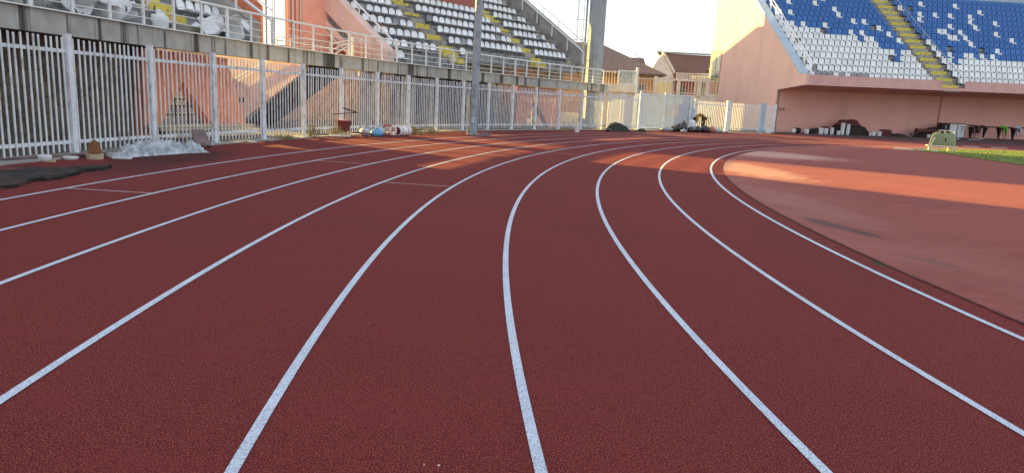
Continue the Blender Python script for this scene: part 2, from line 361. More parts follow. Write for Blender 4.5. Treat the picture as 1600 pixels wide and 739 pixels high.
# ------------------------------------------------------------------ picket fence along the track
FRAD = 53.95
fence = thing('picket_fence', 'long grey picket fence curving along the outer lane below the concrete deck', 'fence', P(173.3, FRAD, 0))
post_angs = [173.3+2.35*k for k in range(3, 0, -1)]+[173.3, 170.8, 168.37, 166.07, 163.85, 161.5, 159.0, 156.65, 154.3, 151.95, 149.6, 147.25, 144.9, 142.4, 139.95, 137.6]
for a in post_angs:
    mb = MB(); fr = frame(*P(a, FRAD)[:2], a-90, 1)
    mb.box(-.062, .062, -.05, .05, 0, 2.27, fr)
    mb.box(-.068, .068, -.056, .056, 2.27, 2.285, fr)
    mb.box(-.12, .12, -.1, .1, 0.036, .05, fr)
    mb.build('post', 'paint', fence)
for a0, a1 in zip(post_angs, post_angs[1:]):
    mb = MB(); p, q = Vector(P(a0, FRAD)), Vector(P(a1, FRAD)); d = q-p; L = d.length; deg = math.degrees(atan2(d.y, d.x)); fr = frame(p.x, p.y, deg, 1)
    npk = max(3, round((L-.12)/.143))
    for i in range(npk):
        s = .06+(L-.12)*(i+.5)/npk; j = random.gauss(0, .008); t = random.gauss(0, .008); w = .0155
        z0, z1 = .09+random.uniform(-.01, .01), 2.2+random.uniform(-.012, .012)
        mb.hexa([fr(s-w, -.02, z0), fr(s+w, -.02, z0), fr(s+w, .0, z0), fr(s-w, .0, z0), fr(s-w+j, -.02+t, z1), fr(s+w+j, -.02+t, z1), fr(s+w+j, t, z1), fr(s-w+j, t, z1)])
    pn = mb.build('picket_panel', 'paint', fence)
    for z in (.24, 1.93):
        mb = MB(); mb.box(.06, L-.06, .002, .042, z, z+.065, fr); mb.build('rail', 'paint', pn)

# gate leaf of slimmer bars after the fence end
def bar_panel(parent, p, q, z0, z1, step, w, rails, m='paint', rm=None, name='picket_panel', skip=0):
    p, q = Vector((*p, 0)), Vector((*q, 0)); d = q-p; L = d.length; fr = frame(p.x, p.y, math.degrees(atan2(d.y, d.x)), 1)
    mb = MB(); n = max(2, round(L/step))
    for i in range(n+1):
        if random.random() < skip: continue
        s = L*i/n; j = random.uniform(-.01, .01); mb.hexa([fr(s-w, -.015, z0), fr(s+w, -.015, z0), fr(s+w, .015, z0), fr(s-w, .015, z0), fr(s-w+j, -.015, z1), fr(s+w+j, -.015, z1), fr(s+w+j, .015, z1), fr(s-w+j, .015, z1)])
    o = mb.build(name, m, parent)
    for z in rails:
        mb = MB(); mb.box(0, L, .017, .055, z, z+.06, fr); mb.build('rail', rm or m, o)
    return o
def post(parent, x, y, z1, w=.07, m='paint', z0=0, name='post'):
    mb = MB(); mb.box(x-w, x+w, y-w, y+w, z0, z1); return mb.build(name, m, parent)
A = P(137.2, FRAD); 
g1 = thing('sliding_gate', 'white barred sliding gate between the curved fence and the sheet clad gate', 'gate', (5.6, 43.9, 0))
bar_panel(g1, (5.65, 44.0), (7.9, 46.7), .1, 2.25, .14, .02, (.25, 1.95), 'rail')
for t in (0, .42, .52, 1): post(g1, 5.65+2.25*t, 44.05+2.7*t, 2.35, .05, 'rail')
g2 = thing('clad_gate', 'tall double gate clad in pale grey corrugated sheets behind the crouching person', 'gate', (8.2, 47, 0))
def clad(parent, p, q, z0, z1, name='sheet_panel', holes=()):
    p, q = Vector((*p, 0)), Vector((*q, 0)); d = q-p; L = d.length; fr = frame(p.x, p.y, math.degrees(atan2(d.y, d.x)), 1)
    mb = MB(); n = int(L/.12); xs = [L*i/n for i in range(n+1)]
    for i in range(n):
        dd0, dd1 = (.025 if i % 2 else 0), (0 if i % 2 else .025)
        segs = [(z0, z1)]
        if i in holes: segs = [(z0, z0+.85), (z0+1.65, z1)]
        for a, b in segs:
            e = .03 if i % 2 else .014
            mb.hexa([fr(xs[i]+e, dd0, a), fr(xs[i+1]-e, dd1, a), fr(xs[i+1]-e, dd1+.012, a), fr(xs[i]+e, dd0+.012, a), fr(xs[i]+e, dd0, b), fr(xs[i+1]-e, dd1, b), fr(xs[i+1]-e, dd1+.012, b), fr(xs[i]+e, dd0+.012, b)])
    o = mb.build(name, 'cladding', parent)
    mb = MB()
    for z in (z0, z1-.07): mb.box(0, L, -.045, -.003, z, z+.07, fr)
    for s in (0, L-.06): mb.box(s, s+.06, -.05, -.006, z0, z1+.03, fr)
    mb.build('frame', 'paint', o)
clad(g2, (8.15, 46.9), (10.1, 48.75), .12, 2.42)
clad(g2, (10.15, 48.8), (12.35, 50.9), .12, 2.5, holes=(2, 3, 6, 9, 11, 13))
clad(g2, (12.35, 50.95), (12.95, 51.75), .12, 2.2)
post(g2, 8.1, 46.85, 2.55, .08); post(g2, 10.12, 48.72, 2.6, .06); post(g2, 12.4, 50.85, 2.5, .06); post(g2, 12.98, 51.72, 2.3, .08)
g3 = thing('picket_fence', 'low white picket fence between the clad gate and the pink end wall', 'fence', (13.1, 51.8, 0))
bar_panel(g3, (13.1, 51.8), (16.1, 54.25), .1, 2.2, .21, .018, (.25, 1.95), 'rail')
bar_panel(g3, (16.3, 54.4), (19.35, 56.3), .1, 2.2, .19, .018, (.25, 1.95), 'rail')
bar_panel(g3, (19.9, 56.9), (21.1, 57.9), .1, 2.2, .15, .018, (.25, 1.95), 'rail')
post(g3, 16.2, 54.32, 2.35, .16); mb = MB(); fr = frame(19.35, 56.35, 45, 1); mb.box(0, .85, -.06, .06, 0, 2.35, fr); mb.build('broad_post', 'cladding', g3); post(g3, 21.15, 57.95, 2.3, .06)

# ------------------------------------------------------------------ concrete deck with its supports
deck = thing('elevated_deck', 'stained grey concrete deck edge running above the curved picket fence', 'deck', P(160, 56, 0))
joints = [186]
while joints[-1] > 137: joints.append(joints[-1]-random.choice((1.5, 2.1, 2.6, 3.2)))
joints[-1] = 135.0
for a0, a1 in zip(joints, joints[1:]):
    if a0-a1 < .3: continue
    mb = MB(); g = random.choice((.02, .03, .07)); g = math.degrees(g/55.5)
    arcbox(mb, a0-g, a1+g, 55.45, 55.72, 2.36, 2.83, .5)
    mb.build('edge_beam', 'conc', deck)
mb = MB(); arcbox(mb, 186, 135.05, 55.75, 56.7, 2.72, 2.80, .7); arcbox(mb, 186, 135.05, 55.73, 55.8, 2.37, 2.82, .7, 1); mb.build('slab', ['conc2', 'joint'], deck)
mb = MB(); arcbox(mb, 186, 135.1, 55.36, 55.45, 2.832, 2.86, .6); mb.build('coping', 'rail', deck)
# A shaped orange piers
def apier(a_c, w_top_l, w_top_r, w_bot_l, w_bot_r, r=56.45, ap=1.45):
    c = P(a_c, r); fr = frame(c[0], c[1], a_c-90, 1)     # s runs to the right in the picture
    mb = MB(); t = .35
    for sg, wt, wb, hole in ((-1, w_top_l, w_bot_l, 1.2), (1, w_top_r, w_bot_r, 1.5)):
        ph = [(0, ap+.08), (sg*.16, ap-.1), (sg*hole, 0), (sg*wb, 0), (sg*wt, 2.34), (0, 2.34)]
        mb.prism([fr(s, 0, z) for s, z in ph], Vector(fr(0, t, 0))-Vector(fr(0, 0, 0)))
    return mb.build('a_frame_pier', 'orange', deck)
apier(166.25, 1.5, 2.0, 1.6, 3.0)
apier(141.3, 1.75, 2.1, 1.75, 2.75)
# dark stone wall at left, mosaic wall in the gap, dark wall at the centre
def arcwall(a0, a1, r, z1, m, name='under_wall', t=.25, z0=-.02):
    mb = MB(); arcbox(mb, a0, a1, r, r+t, z0, z1, .8); return mb.build(name, m, deck)
arcwall(186, 166.9, 56.78, 2.85, 'stone_dark')
arcwall(168.6, 163.8, 59.6, .9, 'stone_grey')
arcwall(186, 138, 77, 4.3, 'stone_light', 'boundary_wall')
arcwall(159.5, 146.0, 62.8, 2.2, 'stone_light')
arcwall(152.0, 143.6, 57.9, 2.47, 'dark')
arcwall(143.5, 139.3, 58.7, 2.47, 'stone_grey')
arcwall(139.2, 134.6, 58.2, .9, 'cream')
arcwall(153, 137.2, 57.5, 3.75, 'tread', 'front_riser', .2, 2.7)
for a in (155.2, 152.6, 151.9, 150.4, 147.2, 144.6):
    mb = MB(); fr = frame(*P(a, 57.0)[:2], a-90, 1); mb.box(-.16, .16, -.15, .25, 0, 2.47, fr); mb.build('pier', 'conc2', deck)
for a in (169.2, 172.5, 175.5):
    mb = MB(); fr = frame(*P(a, 57.2)[:2], a-90, 1); mb.box(-.2, .2, -.1, .2, 0, 2.47, fr); mb.build('pier', 'stone_dark', deck)
# ground flight of stairs seen through the fence, with a tan side wall
st = thing('outer_staircase', 'tan flight of stairs with white rails seen through the fence beneath the deck', 'stairs', (-8.8, 24.6, 0))
fr = frame(-12.4, 29.8, -36.5, 1)
mb = MB(); mb.prism([fr(s, 0, z) for s, z in ((-1.2, 0), (.9, .0), (5.3, 2.2), (5.3, 2.75), (-1.2, 2.75))], Vector(fr(0, .14, 0))-Vector(fr(0, 0, 0))); mb.build('side_wall', 'tan', st)
mb = MB(); mb.prism([fr(s, .2, z) for s, z in ((1.0, .0), (1.6, 0), (5.9, 2.1), (5.9, 2.46), (5.4, 2.46))], Vector(fr(0, 1.0, 0))-Vector(fr(0, 0, 0))); mb.build('flight', 'dark', st)
mb = MB()
for k in range(2): mb.tube(fr(-.3, -.1, 1.2+.25*k), fr(3.6, -.1, 2.6+.1*k), .022)
mb.build('handrail', 'rail', st)
mb = MB()
for x0, x1 in ((.55, .95), (1.05, 1.3)): mb.box(x0, x1, -.015, -.003, .85, 1.05, fr)
mb.build('wall_opening', 'dark', st)
# stacked planks behind the first pier
for i in range(7):
    fr = frame(-9.6+random.uniform(-.3, .2), 19.0+random.uniform(-.3, .3), 66+random.uniform(-5, 5), 1); z = .0+.09*(i//2*1.0)
    mb = MB(); mb.box(0, 2.9+random.uniform(0, .8), (i % 2)*.35, (i % 2)*.35+.3, z, z+.07, fr)
    tag(mb.build('plank', 'wood', org=fr(0, 0, 0)), 'pale weathered plank stacked on the ground inside the orange pier at left', 'plank', 'planks stacked under the deck')
# dark bench rack above the planks
rk = thing('storage_rack', 'dark slatted rack standing behind the planks in the orange pier opening', 'rack', (-10.3, 20.6, 0))
fr = frame(-10.55, 19.7, 67, 1)
mb = MB()
for z in (.55, .8, 1.0): mb.box(0, 2.0, 0, .35, z, z+.05, fr)
mb.build('shelf', 'dark', rk)
for s in (0, .5, 1.0, 1.5, 1.95):
    mb = MB(); mb.box(s, s+.05, 0, .05, 0, 1.1, fr); mb.build('upright', 'blackmat', rk)

# deck railing
rl = thing('deck_railing', 'white tubular railing with thin horizontal bars along the deck edge', 'railing', P(160, 55.55, 2.83))
a = 186.0; first = None
k = 0
while a > 135.2:
    mb = MB(); w = .032 if k % 6 else .05
    c = P(a, 55.58); fr = frame(c[0], c[1], a-90, 1); mb.box(-w, w, -.025, .025, 2.83, 3.70, fr); mb.build('post', 'rail', rl)
    a -= 1.148; k += 1
mb = MB(); mb.path([P(186-.8*i, 55.58, 3.73+.0) for i in range(64)], .036, 8); mb.build('top_rail', 'rail', rl)
for z in (3.05, 3.26, 3.48):
    mb = MB(); mb.path([P(186-.8*i, 55.58, z) for i in range(64)], .013, 5); mb.build('middle_rail', 'rail', rl)

# ------------------------------------------------------------------ seating blocks
TREAD, RISE = .86, .575
def bucket_mesh():                                      # rounded shell: local x width, y depth (back at +y), z up
    mb = MB(); W = .205; rows = []
    prof = [(-.22, .27, .9), (-.12, .235, 1), (.0, .22, 1), (.11, .235, 1), (.17, .31, 1), (.20, .42, .98), (.22, .52, .88), (.235, .585, .68), (.24, .615, .36)]
    nx = 7
    for (y, z, w) in prof:
        r = []
        for i in range(nx):
            u = -1+2*i/(nx-1); rim = .035*abs(u)**3
            r.append((u*W*w, y-(rim if z > .3 else 0), z+(rim if z <= .3 else 0)))
        rows.append(r)
    vs = [p for r in rows for p in r]; n = len(rows)
    fs = [(j*nx+i, j*nx+i+1, (j+1)*nx+i+1, (j+1)*nx+i) for j in range(n-1) for i in range(nx-1)]
    mb.add(vs, fs)
    mb.add([(-.05, .216, .50), (.05, .216, .50), (.05, .22, .535), (-.05, .22, .535)], [(0, 1, 2, 3)], 1)   # grip slot
    return mb
def mesh_only(mb, mats, name, smooth=True, solid=0):
    o = mb.build(name, mats, smooth=smooth); me = o.data
    if solid:
        bm = bmesh.new(); bm.from_mesh(me)
        ret = bmesh.ops.solidify(bm, geom=bm.faces[:], thickness=solid); bm.to_mesh(me); bm.free()
    bpy.data.objects.remove(o); return me
bk = MB(); bk.tube((-.12, .05, -.02), (-.12, 0, .22), .02, n=5); bk.tube((.12, .05, -.02), (.12, 0, .22), .02, n=5); bk.tube((-.2, .0, .2), (.2, .0, .2), .02, n=5)
ME_BRK = mesh_only(bk, ['debris'], 'support_bracket')
ME_BUCKET = {m: mesh_only(bucket_mesh(), [m, 'slot'], 'bucket_seat_'+m, solid=.012) for m in ('white_seat', 'grey_seat', 'blue_seat')}

cands = []                                             # (size, function args)
def terrace(name, label, fr, s0, s1, nrows, stairs, d0, orient, rstop=56.25, tierlabel='', vom=None, blue=None):
    t = thing(name, label, 'grandstand', fr((s0+s1)/2, 3, 0))
    mbt = MB(); mbe = MB()
    for k in range(nrows):
        da = d0+k*TREAD; z = 2.87+RISE*k
        # clip the front rows by the walkway arc
        n = 40; ss = [s0+(s1-s0)*i/n for i in range(n+1)]
        ok = [i for i in range(n+1) if hypot(fr(ss[i], da, 0)[0]-CX, fr(ss[i], da, 0)[1]-CY) > rstop-.1]
        if len(ok) < 2: continue
        a, b = ss[ok[0]], ss[ok[-1]]
        mbt.box(a, b, da, da+TREAD+.05, z-.12, z+.001*k, fr); mbt.box(a, b, da-.004*k, da+.1, (z-RISE-.03) if k else 2.80, z-.121, fr)
        # rough rubble / bracket clutter under every row
        for i in range(int((b-a)/.16)):
            s = a+.1+random.random()*(b-a-.2); x = da+random.uniform(.1, .5); h = random.uniform(.05, .22)
            w = random.uniform(.015, .05); mbe.tube(fr(s, x, z), fr(s+random.uniform(-.08, .08), x+random.uniform(-.1, .1), z+h), w*.5, n=4)
    mbt.build('terrace_steps', 'tread', t)
    cl = mbe.build('bracket_clutter', 'debris', t); cl['kind'] = 'stuff'
    for si, sc in enumerate(stairs):
        stp = None
        for k in range(nrows):
            for h in range(2):
                da = d0+k*TREAD-(.43 if h == 0 else 0)-.02; z = 2.87+RISE*k-(RISE/2 if h == 0 else 0)
                c = fr(sc, da, 0)
                if hypot(c[0]-CX, c[1]-CY) < rstop-.35: continue
                mb = MB(); mb.box(sc-.52, sc+.52, da, da+.43, z-.26, z+.014, fr, 0)
                mb.build('stair_step', 'yellow' if (h == 1 or k % 5 == 2) else 'conc2', t)
    for k in range(nrows):
        da = d0+k*TREAD; z = 2.87+RISE*k
        s = s0+.35; idx = 0
        while s < s1-.25:
            if any(abs(s-sc) < .78 for sc in stairs): s += .475*.5; continue
            if vom and vom[0] < s < vom[1] and k >= vom[2]: s += .475; continue
            c = fr(s, da+.42, z)
            if hypot(c[0]-CX, c[1]-CY) > rstop+.25:
                near = min(range(len(stairs)), key=lambda i: abs(s-stairs[i]))
                sd = 'right' if (s > stairs[near]) == orient[1] else 'left'
                cnt = int(round((abs(s-stairs[near])-.78)/.475))+1
                px = proj(c[0], c[1], z+.4)
                m = 'white_seat'
                if random.random() < .07: m = 'grey_seat'
                if blue and blue(k, s): m = 'blue_seat'
                vis = -25 < px[0] < 1625 and -20 < px[1] < 200
                if vis: cands.append((px[2], c, m, k, cnt, sd, near, tierlabel, orient[0], random.random()))
            s += .475
    return t
def blueB(k, s): return (k >= 6 and s < 2.4+(k-6)*.2) or (k == 5 and s < 1.0)
FB = frame(-5.48, 31.21, 51, 1)
tb = terrace('seating_block', 'curved concrete seating block in the centre with yellow stairs and white bucket seats', FB, .25, 17.0, 14, (5.05, 12.6), .35,
             (radians(51), True), tierlabel='middle', vom=(5.9, 11.9, 7), blue=blueB)
FAo = frame(-8.35, 24.1, 261, -1)
ta = terrace('seating_block', 'concrete seating block at far left above the stone wall with broken white seats', FAo, -.1, 24.0, 14, (3.3, 10.0, 17.0), .55,
             (radians(261+180), False), tierlabel='left')
# end walls, parapets and rails of the blocks
def slope(d, off=0): return 2.87+RISE/TREAD*(d-.35)+off
def parapet(parent, fr, s, w, d0, d1, oa, ob, m, name='sloped_parapet', t0=None):
    mb = MB(); mb.hexa([fr(s, d0, slope(d0, oa)), fr(s+w, d0, slope(d0, oa)), fr(s+w, d1, slope(d1, oa)), fr(s, d1, slope(d1, oa)),
                        fr(s, d0, slope(d0, ob)), fr(s+w, d0, slope(d0, ob)), fr(s+w, d1, slope(d1, ob)), fr(s, d1, slope(d1, ob))])
    return mb.build(name, m, parent)
def sloped_rail(parent, fr, s, d0, d1, offs, r, m='rail', every=1.3, base=0):
    mb = MB()
    for o_ in offs: mb.tube(fr(s, d0, slope(d0, o_)), fr(s, d1, slope(d1, o_)), r)
    d = d0
    while d < d1: mb.tube(fr(s, d, slope(d, base)), fr(s, d, slope(d, max(offs))), r*.9); d += every
    return mb.build('sloped_handrail', m, parent)
parapet(tb, FB, 17.05, .55, 1.9, 12, -.35, 1.0, 'conc2')
sloped_rail(tb, FB, 16.95, 1.6, 12, (1.05,), .05, 'rail', base=.3)
sloped_rail(tb, FB, 17.62, 1.6, 12, (1.4,), .03, 'rail', base=.9)
parapet(tb, FB, -.35, .5, .3, 12, -.6, .55, 'tan')
sloped_rail(tb, FB, .22, .3, 12, (.85,), .045, 'rail', base=.2)
parapet(tb, FB, -.25, .3, .0, 12, -.95, -.62, 'debris', 'soffit_edge')
# lit tan side wall band and salmon wall with the door, under and beside the middle block
mb = MB(); mb.prism([FB(-.32, d, z) for d, z in ((.35, 2.0), (.35, slope(.35, -1.0)), (12, slope(12, -1.0)), (12, slope(12, -2.25)), (2.2, 2.7), (2.2, 2.0))], Vector(FB(.22, 0, 0))-Vector(FB(0, 0, 0)))
mb.build('side_wall', 'tan', tb)
W0, W1 = Vector((-10.3, 33.4, 0)), Vector((-6.1, 35.7, 0)); dd = (W1-W0); Lw = dd.length; fw = frame(W0.x, W0.y, math.degrees(atan2(dd.y, dd.x)), 1)
def wtop(u): return 7.2 if u < 1.44 else slope(5.1-1.8*u/Lw, -.25)
mb = MB()
for a, b, z0 in ((0, 1.43, 2.3), (1.45, 2.75, 4.7), (2.75, Lw, 2.3)):
    mb.prism([fw(a, 0, z0), fw(b, 0, z0), fw(b, 0, wtop(b)), fw(a, 0, wtop(a))], Vector(fw(0, .25, 0))-Vector(fw(0, 0, 0)))
mb.build('back_wall', 'salmon', tb)
mb = MB(); mb.box(1.45, 2.05, .02, 1.0, 2.6, 4.7, fw); mb.build('door_reveal', 'orange', tb)
mb = MB(); mb.box(2.05, 2.75, .3, .4, 2.6, 4.7, fw); mb.build('door', 'maroon', tb)
for i, x in enumerate((-.62, -.42, -.22, -.06)):
    mb = MB(); c = fw(x, -.05+.03*i, 0); mb.tube((c[0], c[1], 2.8), (c[0], c[1], 13.5), .05 if i % 2 else .075, n=10); mb.build('column', 'pinkrail' if i % 2 else 'salmon', tb)
mb = MB(); mb.box(-.75, 0, .1, .2, 2.8, 13.5, fw); mb.build('column_back', 'salmon', tb)
for x in (-1.55, -1.18):
    c = fw(x, .3, 0); mb = MB(); mb.tube((c[0], c[1], 2.6), (c[0], c[1], 13), .05 if x < -1.3 else .025, n=8); mb.build('drain_pipe', 'galv', tb)
# walkway railings inside the gap
for (x0, x1, y, zb, zr) in ((-1.3, .5, -.9, 2.8, 3.75), (.2, 1.3, -1.4, 2.8, 3.6)):
    o = None; mb = MB()
    for z in (3.0, 3.2, 3.4, 3.6, zr): mb.tube(fw(x0, y, z), fw(x1, y, z), .028)
    for k in range(4): x = x0+(x1-x0)*k/3; mb.tube(fw(x, y, zb), fw(x, y, zr), .035)
    mb.build('landing_railing', 'pinkrail', tb)
mb = MB()
fg = frame(-7.9, 29.6, 62, 1)
for z in (0, .25, .5): mb.tube(fg(-.1, 0, 2.9+z), fg(1.3, 0, 3.55+z*.35), .025)
mb.tube(fg(1.3, 0, 2.8), fg(1.3, 0, 3.8), .06); mb.tube(fg(1.3, 0, 3.78), fg(3.4, -.2, 3.62), .04)
for k in range(5): mb.tube(fg(1.3+.5*k, -.04*k, 2.8), fg(1.3+.5*k, -.04*k, 3.7), .03)
mb.build('ramp_railing', 'pinkrail', tb)
mb = MB(); mb.prism([fg(1.3, .4, 2.8), fg(3.8, .2, 2.8), fg(3.8, .2, 3.55), fg(1.6, .4, 3.6)], Vector(fg(0, .1, 0))-Vector(fg(0, 0, 0))); mb.build('low_wall', 'salmon', tb)
# rose wall of the entrance inside the middle block
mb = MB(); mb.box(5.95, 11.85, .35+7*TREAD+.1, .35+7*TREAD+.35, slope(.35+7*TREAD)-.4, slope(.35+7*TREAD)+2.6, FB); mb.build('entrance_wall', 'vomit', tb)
mb = MB(); mb.box(.2, 17, .35+14*TREAD, .35+14*TREAD+.3, 2.87+14*RISE-1.2, 2.87+14*RISE+1.5, FB); mb.build('rear_wall', 'salmon', tb)
# end of the left block: grey raking beam, orange infill and rails
parapet(ta, FAo, -.65, .6, .9, 12.5, -.55, .45, 'conc2')
sloped_rail(ta, FAo, -.15, .2, 12.5, (.95,), .05, 'white_seat', base=.2)
sloped_rail(ta, FAo, -.95, .6, 12.5, (1.5, 1.1), .03, 'rail', base=.4)
mb = MB(); mb.prism([FAo(-.55, d, z) for d, z in ((1.0, 2.5), (1.0, slope(1.0, 1.0)), (3.2, slope(3.2, 1.3)), (12.5, slope(12.5, 1.3)), (12.5, slope(12.5, -.6)), (2.6, 3.6), (1.6, 2.9))], Vector(FAo(.15, 0, 0))-Vector(FAo(0, 0, 0)))
mb.v = [(x+.5*cos(radians(81)), y+.5*sin(radians(81)), z) for x, y, z in mb.v]
mb.build('side_wall', 'orange', ta)
mb = MB(); mb.box(.2, 24, .55+14*TREAD, .55+14*TREAD+.3, 2.87+14*RISE-1.2, 2.87+14*RISE+2.5, FAo); mb.build('rear_wall', 'salmon', ta)
mb = MB(); mb.box(24.05, 24.4, .5, .55+14*TREAD, 0, 12, FAo); mb.build('end_wall', 'salmon', ta)

# seats as individuals: the 300 that show largest, the rest as one mass
cands.sort(key=lambda c: c[0])
rest = {}
for i, (dist, c, m, k, cnt, sd, near, tl, rz, rn) in enumerate(cands):
    if i < 296:
        t = bpy.data.objects.new('stadium_chair', ME_BUCKET[m]); COL.objects.link(t)
        broken = (k == 0 and tl == 'left' and rn < .6) or (k == 0 and rn < .25)
        t.location = c; t.rotation_euler = (0, 0, rz)
        if broken:
            t.rotation_euler = (random.uniform(-1.2, -.2), random.uniform(-.7, .7), rz+random.uniform(-.9, .9))
            t.location = (c[0], c[1], c[2]+random.uniform(.02, .15))
        colr = {'white_seat': 'white', 'grey_seat': 'grubby grey', 'blue_seat': 'blue'}[m]
        st_name = {'left': ['right hand', 'middle', 'left hand'], 'middle': ['left hand', 'right hand']}[tl][near]
        tag(t, f"{'tipped ' if broken else ''}{colr} seat, {ORD[cnt]} {sd} of {st_name} yellow stair, row {ORD[k+1]} up, {tl} block", 'seat', 'bucket seats of the curved stand')
        b = bpy.data.objects.new('support_bracket', ME_BRK); COL.objects.link(b); b.parent = t
        if dist > 30: bpy.data.objects.remove(b)
    else: rest.setdefault(0, []).append((c, rz, m))
def stuff_mesh(name, items, meshes, mats):
    mb = MB(); mi = {m: i for i, m in enumerate(mats)}
    for (c, rz, m) in items:
        me = meshes[m]; R = Matrix.Translation(c) @ Matrix.Rotation(rz, 4, 'Z')
        o = len(mb.v); mb.v += [tuple(R @ v.co) for v in me.vertices]
        for p in me.polygons: mb.f.append(tuple(o+i for i in p.vertices)); mb.m.append(mi[m] if p.material_index == 0 else len(mats))
    ob = mb.build(name, mats+['slot']); ob['kind'] = 'stuff'; return ob
if rest: stuff_mesh('distant_bucket_seats', rest[0], ME_BUCKET, ['white_seat', 'grey_seat', 'blue_seat'])

# torn plastic, loose shells and rubble lying in the front rows of the left block
for i in range(34):
    s = random.uniform(.8, 9.8); d = random.uniform(.1, 1.2)
    c = FAo(s, d, 2.95+random.uniform(0, .2))
    if hypot(c[0]-CX, c[1]-CY) < 55.9: continue
    t = bpy.data.objects.new('broken_chair', ME_BUCKET[random.choice(('white_seat', 'white_seat', 'grey_seat'))]); COL.objects.link(t)
    t.location = c; t.rotation_euler = tuple(random.uniform(-1.5, 1.5) for _ in range(3)); t.scale = (1.25, 1.25, 1.15)
    tag(t, 'torn off white seat shell lying behind the deck railing of the left block', 'seat shell', 'torn off seat shells on the left deck')
for i in range(9):
    c = FB(random.uniform(.8, 11), random.uniform(.2, .9), 2.95)
    if hypot(c[0]-CX, c[1]-CY) < 55.9: continue
    t = bpy.data.objects.new('broken_chair', ME_BUCKET['white_seat']); COL.objects.link(t)
    t.location = c; t.rotation_euler = tuple(random.uniform(-1.2, 1.2) for _ in range(3)); t.scale = (1.1, 1.1, 1.1)
    tag(t, 'torn off white seat shell lying behind the railing of the middle block', 'seat shell', 'torn off seat shells on the middle deck')

# ------------------------------------------------------------------ far stand
fs = thing('grandstand', 'pink far grandstand with blue and white seats above a dark recess', 'grandstand', FR(5, 3, 0))
SL = .752
def fz(d): return 4.78+SL*(d-1.0)
mb = MB(); mb.prism([FR(s, 0, z) for s, z in ((.0, 3.96), (11.75, 3.96), (11.75, 4.78), (.0, 4.78))], Vector(FR(0, .25, 0))-Vector(FR(0, 0, 0)))
mb.prism([FR(s, 0, z) for s, z in ((14.0, 3.96), (42, 3.96), (42, 4.78), (14.0, 4.78))], Vector(FR(0, .25, 0))-Vector(FR(0, 0, 0)))
mb.prism([FR(s, .02, z) for s, z in ((11.76, 3.96), (13.99, 3.96), (13.99, 4.12), (11.76, 4.12))], Vector(FR(0, .25, 0))-Vector(FR(0, 0, 0)))
mb.build('front_band', 'pinkband', fs)
mb = MB(); mb.prism([FR(0.02, d, z) for d, z in ((.26, 3.97), (4.4, 3.62), (4.4, 3.8), (.26, 4.2))], Vector(FR(42, 0, 0))-Vector(FR(0, 0, 0))); mb.build('soffit', 'recess', fs)
mb = MB(); mb.box(-.2, 42, 4.36, 4.7, 0, 3.75, FR); mb.build('recess_wall', 'recess', fs)
mb = MB(); mb.box(15.35, 15.42, 4.31, 4.35, 0, 3.7, FR); mb.build('downpipe', 'vomit', fs)
# side wall
sw = [(-.02, 3.96), (-.02, 4.78), (1.2, 4.9), (12.6, fz(12.6)), (19.2, fz(12.6)+.4), (19.2, 0), (4.36, 0), (4.36, 3.6)]
mb = MB(); mb.prism([FR(-.32, d, z) for d, z in sw], Vector(FR(.3, 0, 0))-Vector(FR(0, 0, 0))); mb.build('side_wall', 'pinkwall', fs)
# window strip, rose panel and white door at the far corner of the side wall
wn = MB(); wn.box(-.36, -.325, 16.6, 19.0, 4.6, 7.7, FR); w = wn.build('window', 'glass', fs)
mb = MB()
for d in (16.55, 17.75, 19.0): mb.box(-.40, -.365, d, d+.08, 4.55, 7.75, FR)
for z in (4.5, 5.6, 7.72): mb.box(-.41, -.368, 16.5, 19.1, z, z+.1, FR)
mb.build('frame', 'cream', w)
mb = MB(); mb.box(-.37, -.325, 16.6, 19.05, 3.3, 4.45, FR); mb.build('rose_panel', 'rosepanel', fs)
mb = MB(); mb.box(-.37, -.325, 16.7, 19.0, 0, 3.25, FR); d = mb.build('door', 'doorwhite', fs)
mb = MB(); mb.box(-.42, -.372, 16.6, 19.05, 2.15, 2.28, FR); mb.build('transom', 'galv', d)
# stepped rows
NR = 15; TR, RI = .77, .58
mb = MB()
for k in range(NR):
    d = .45+k*TR; mb.box(.1, 42, d, d+TR+.04, 4.0 if k == 0 else 4.78+RI*k-RI-.3, 4.42+RI*k+.02, FR)
mb.build('terrace_steps', 'tread', fs)
mb = MB(); mb.box(0, 42, .45+NR*TR, .45+NR*TR+.3, 3.8, 4.42+NR*RI+.9, FR); mb.build('rear_wall', 'cladding', fs)
for k in range(NR):
    for h in range(2):
        d = .45+k*TR-(.385 if h == 0 else .02); z = 4.42+RI*k-(.29 if h == 0 else 0)
        mb = MB(); mb.box(12.05, 13.55, d, d+.38, z-.25, z+.03, FR); mb.build('stair_step', 'yellow' if h else 'conc2', fs)
mb = MB(); mb.tube(FR(13.75, .6, 5.3), FR(13.75, 11.5, 5.3+SL*10.9), .03)
for i in range(9): d = .6+1.3*i; mb.tube(FR(13.75, d, 4.3+SL*(d-.6)), FR(13.75, d, 5.3+SL*(d-.6)), .025)
mb.build('stair_handrail', 'galv', fs)
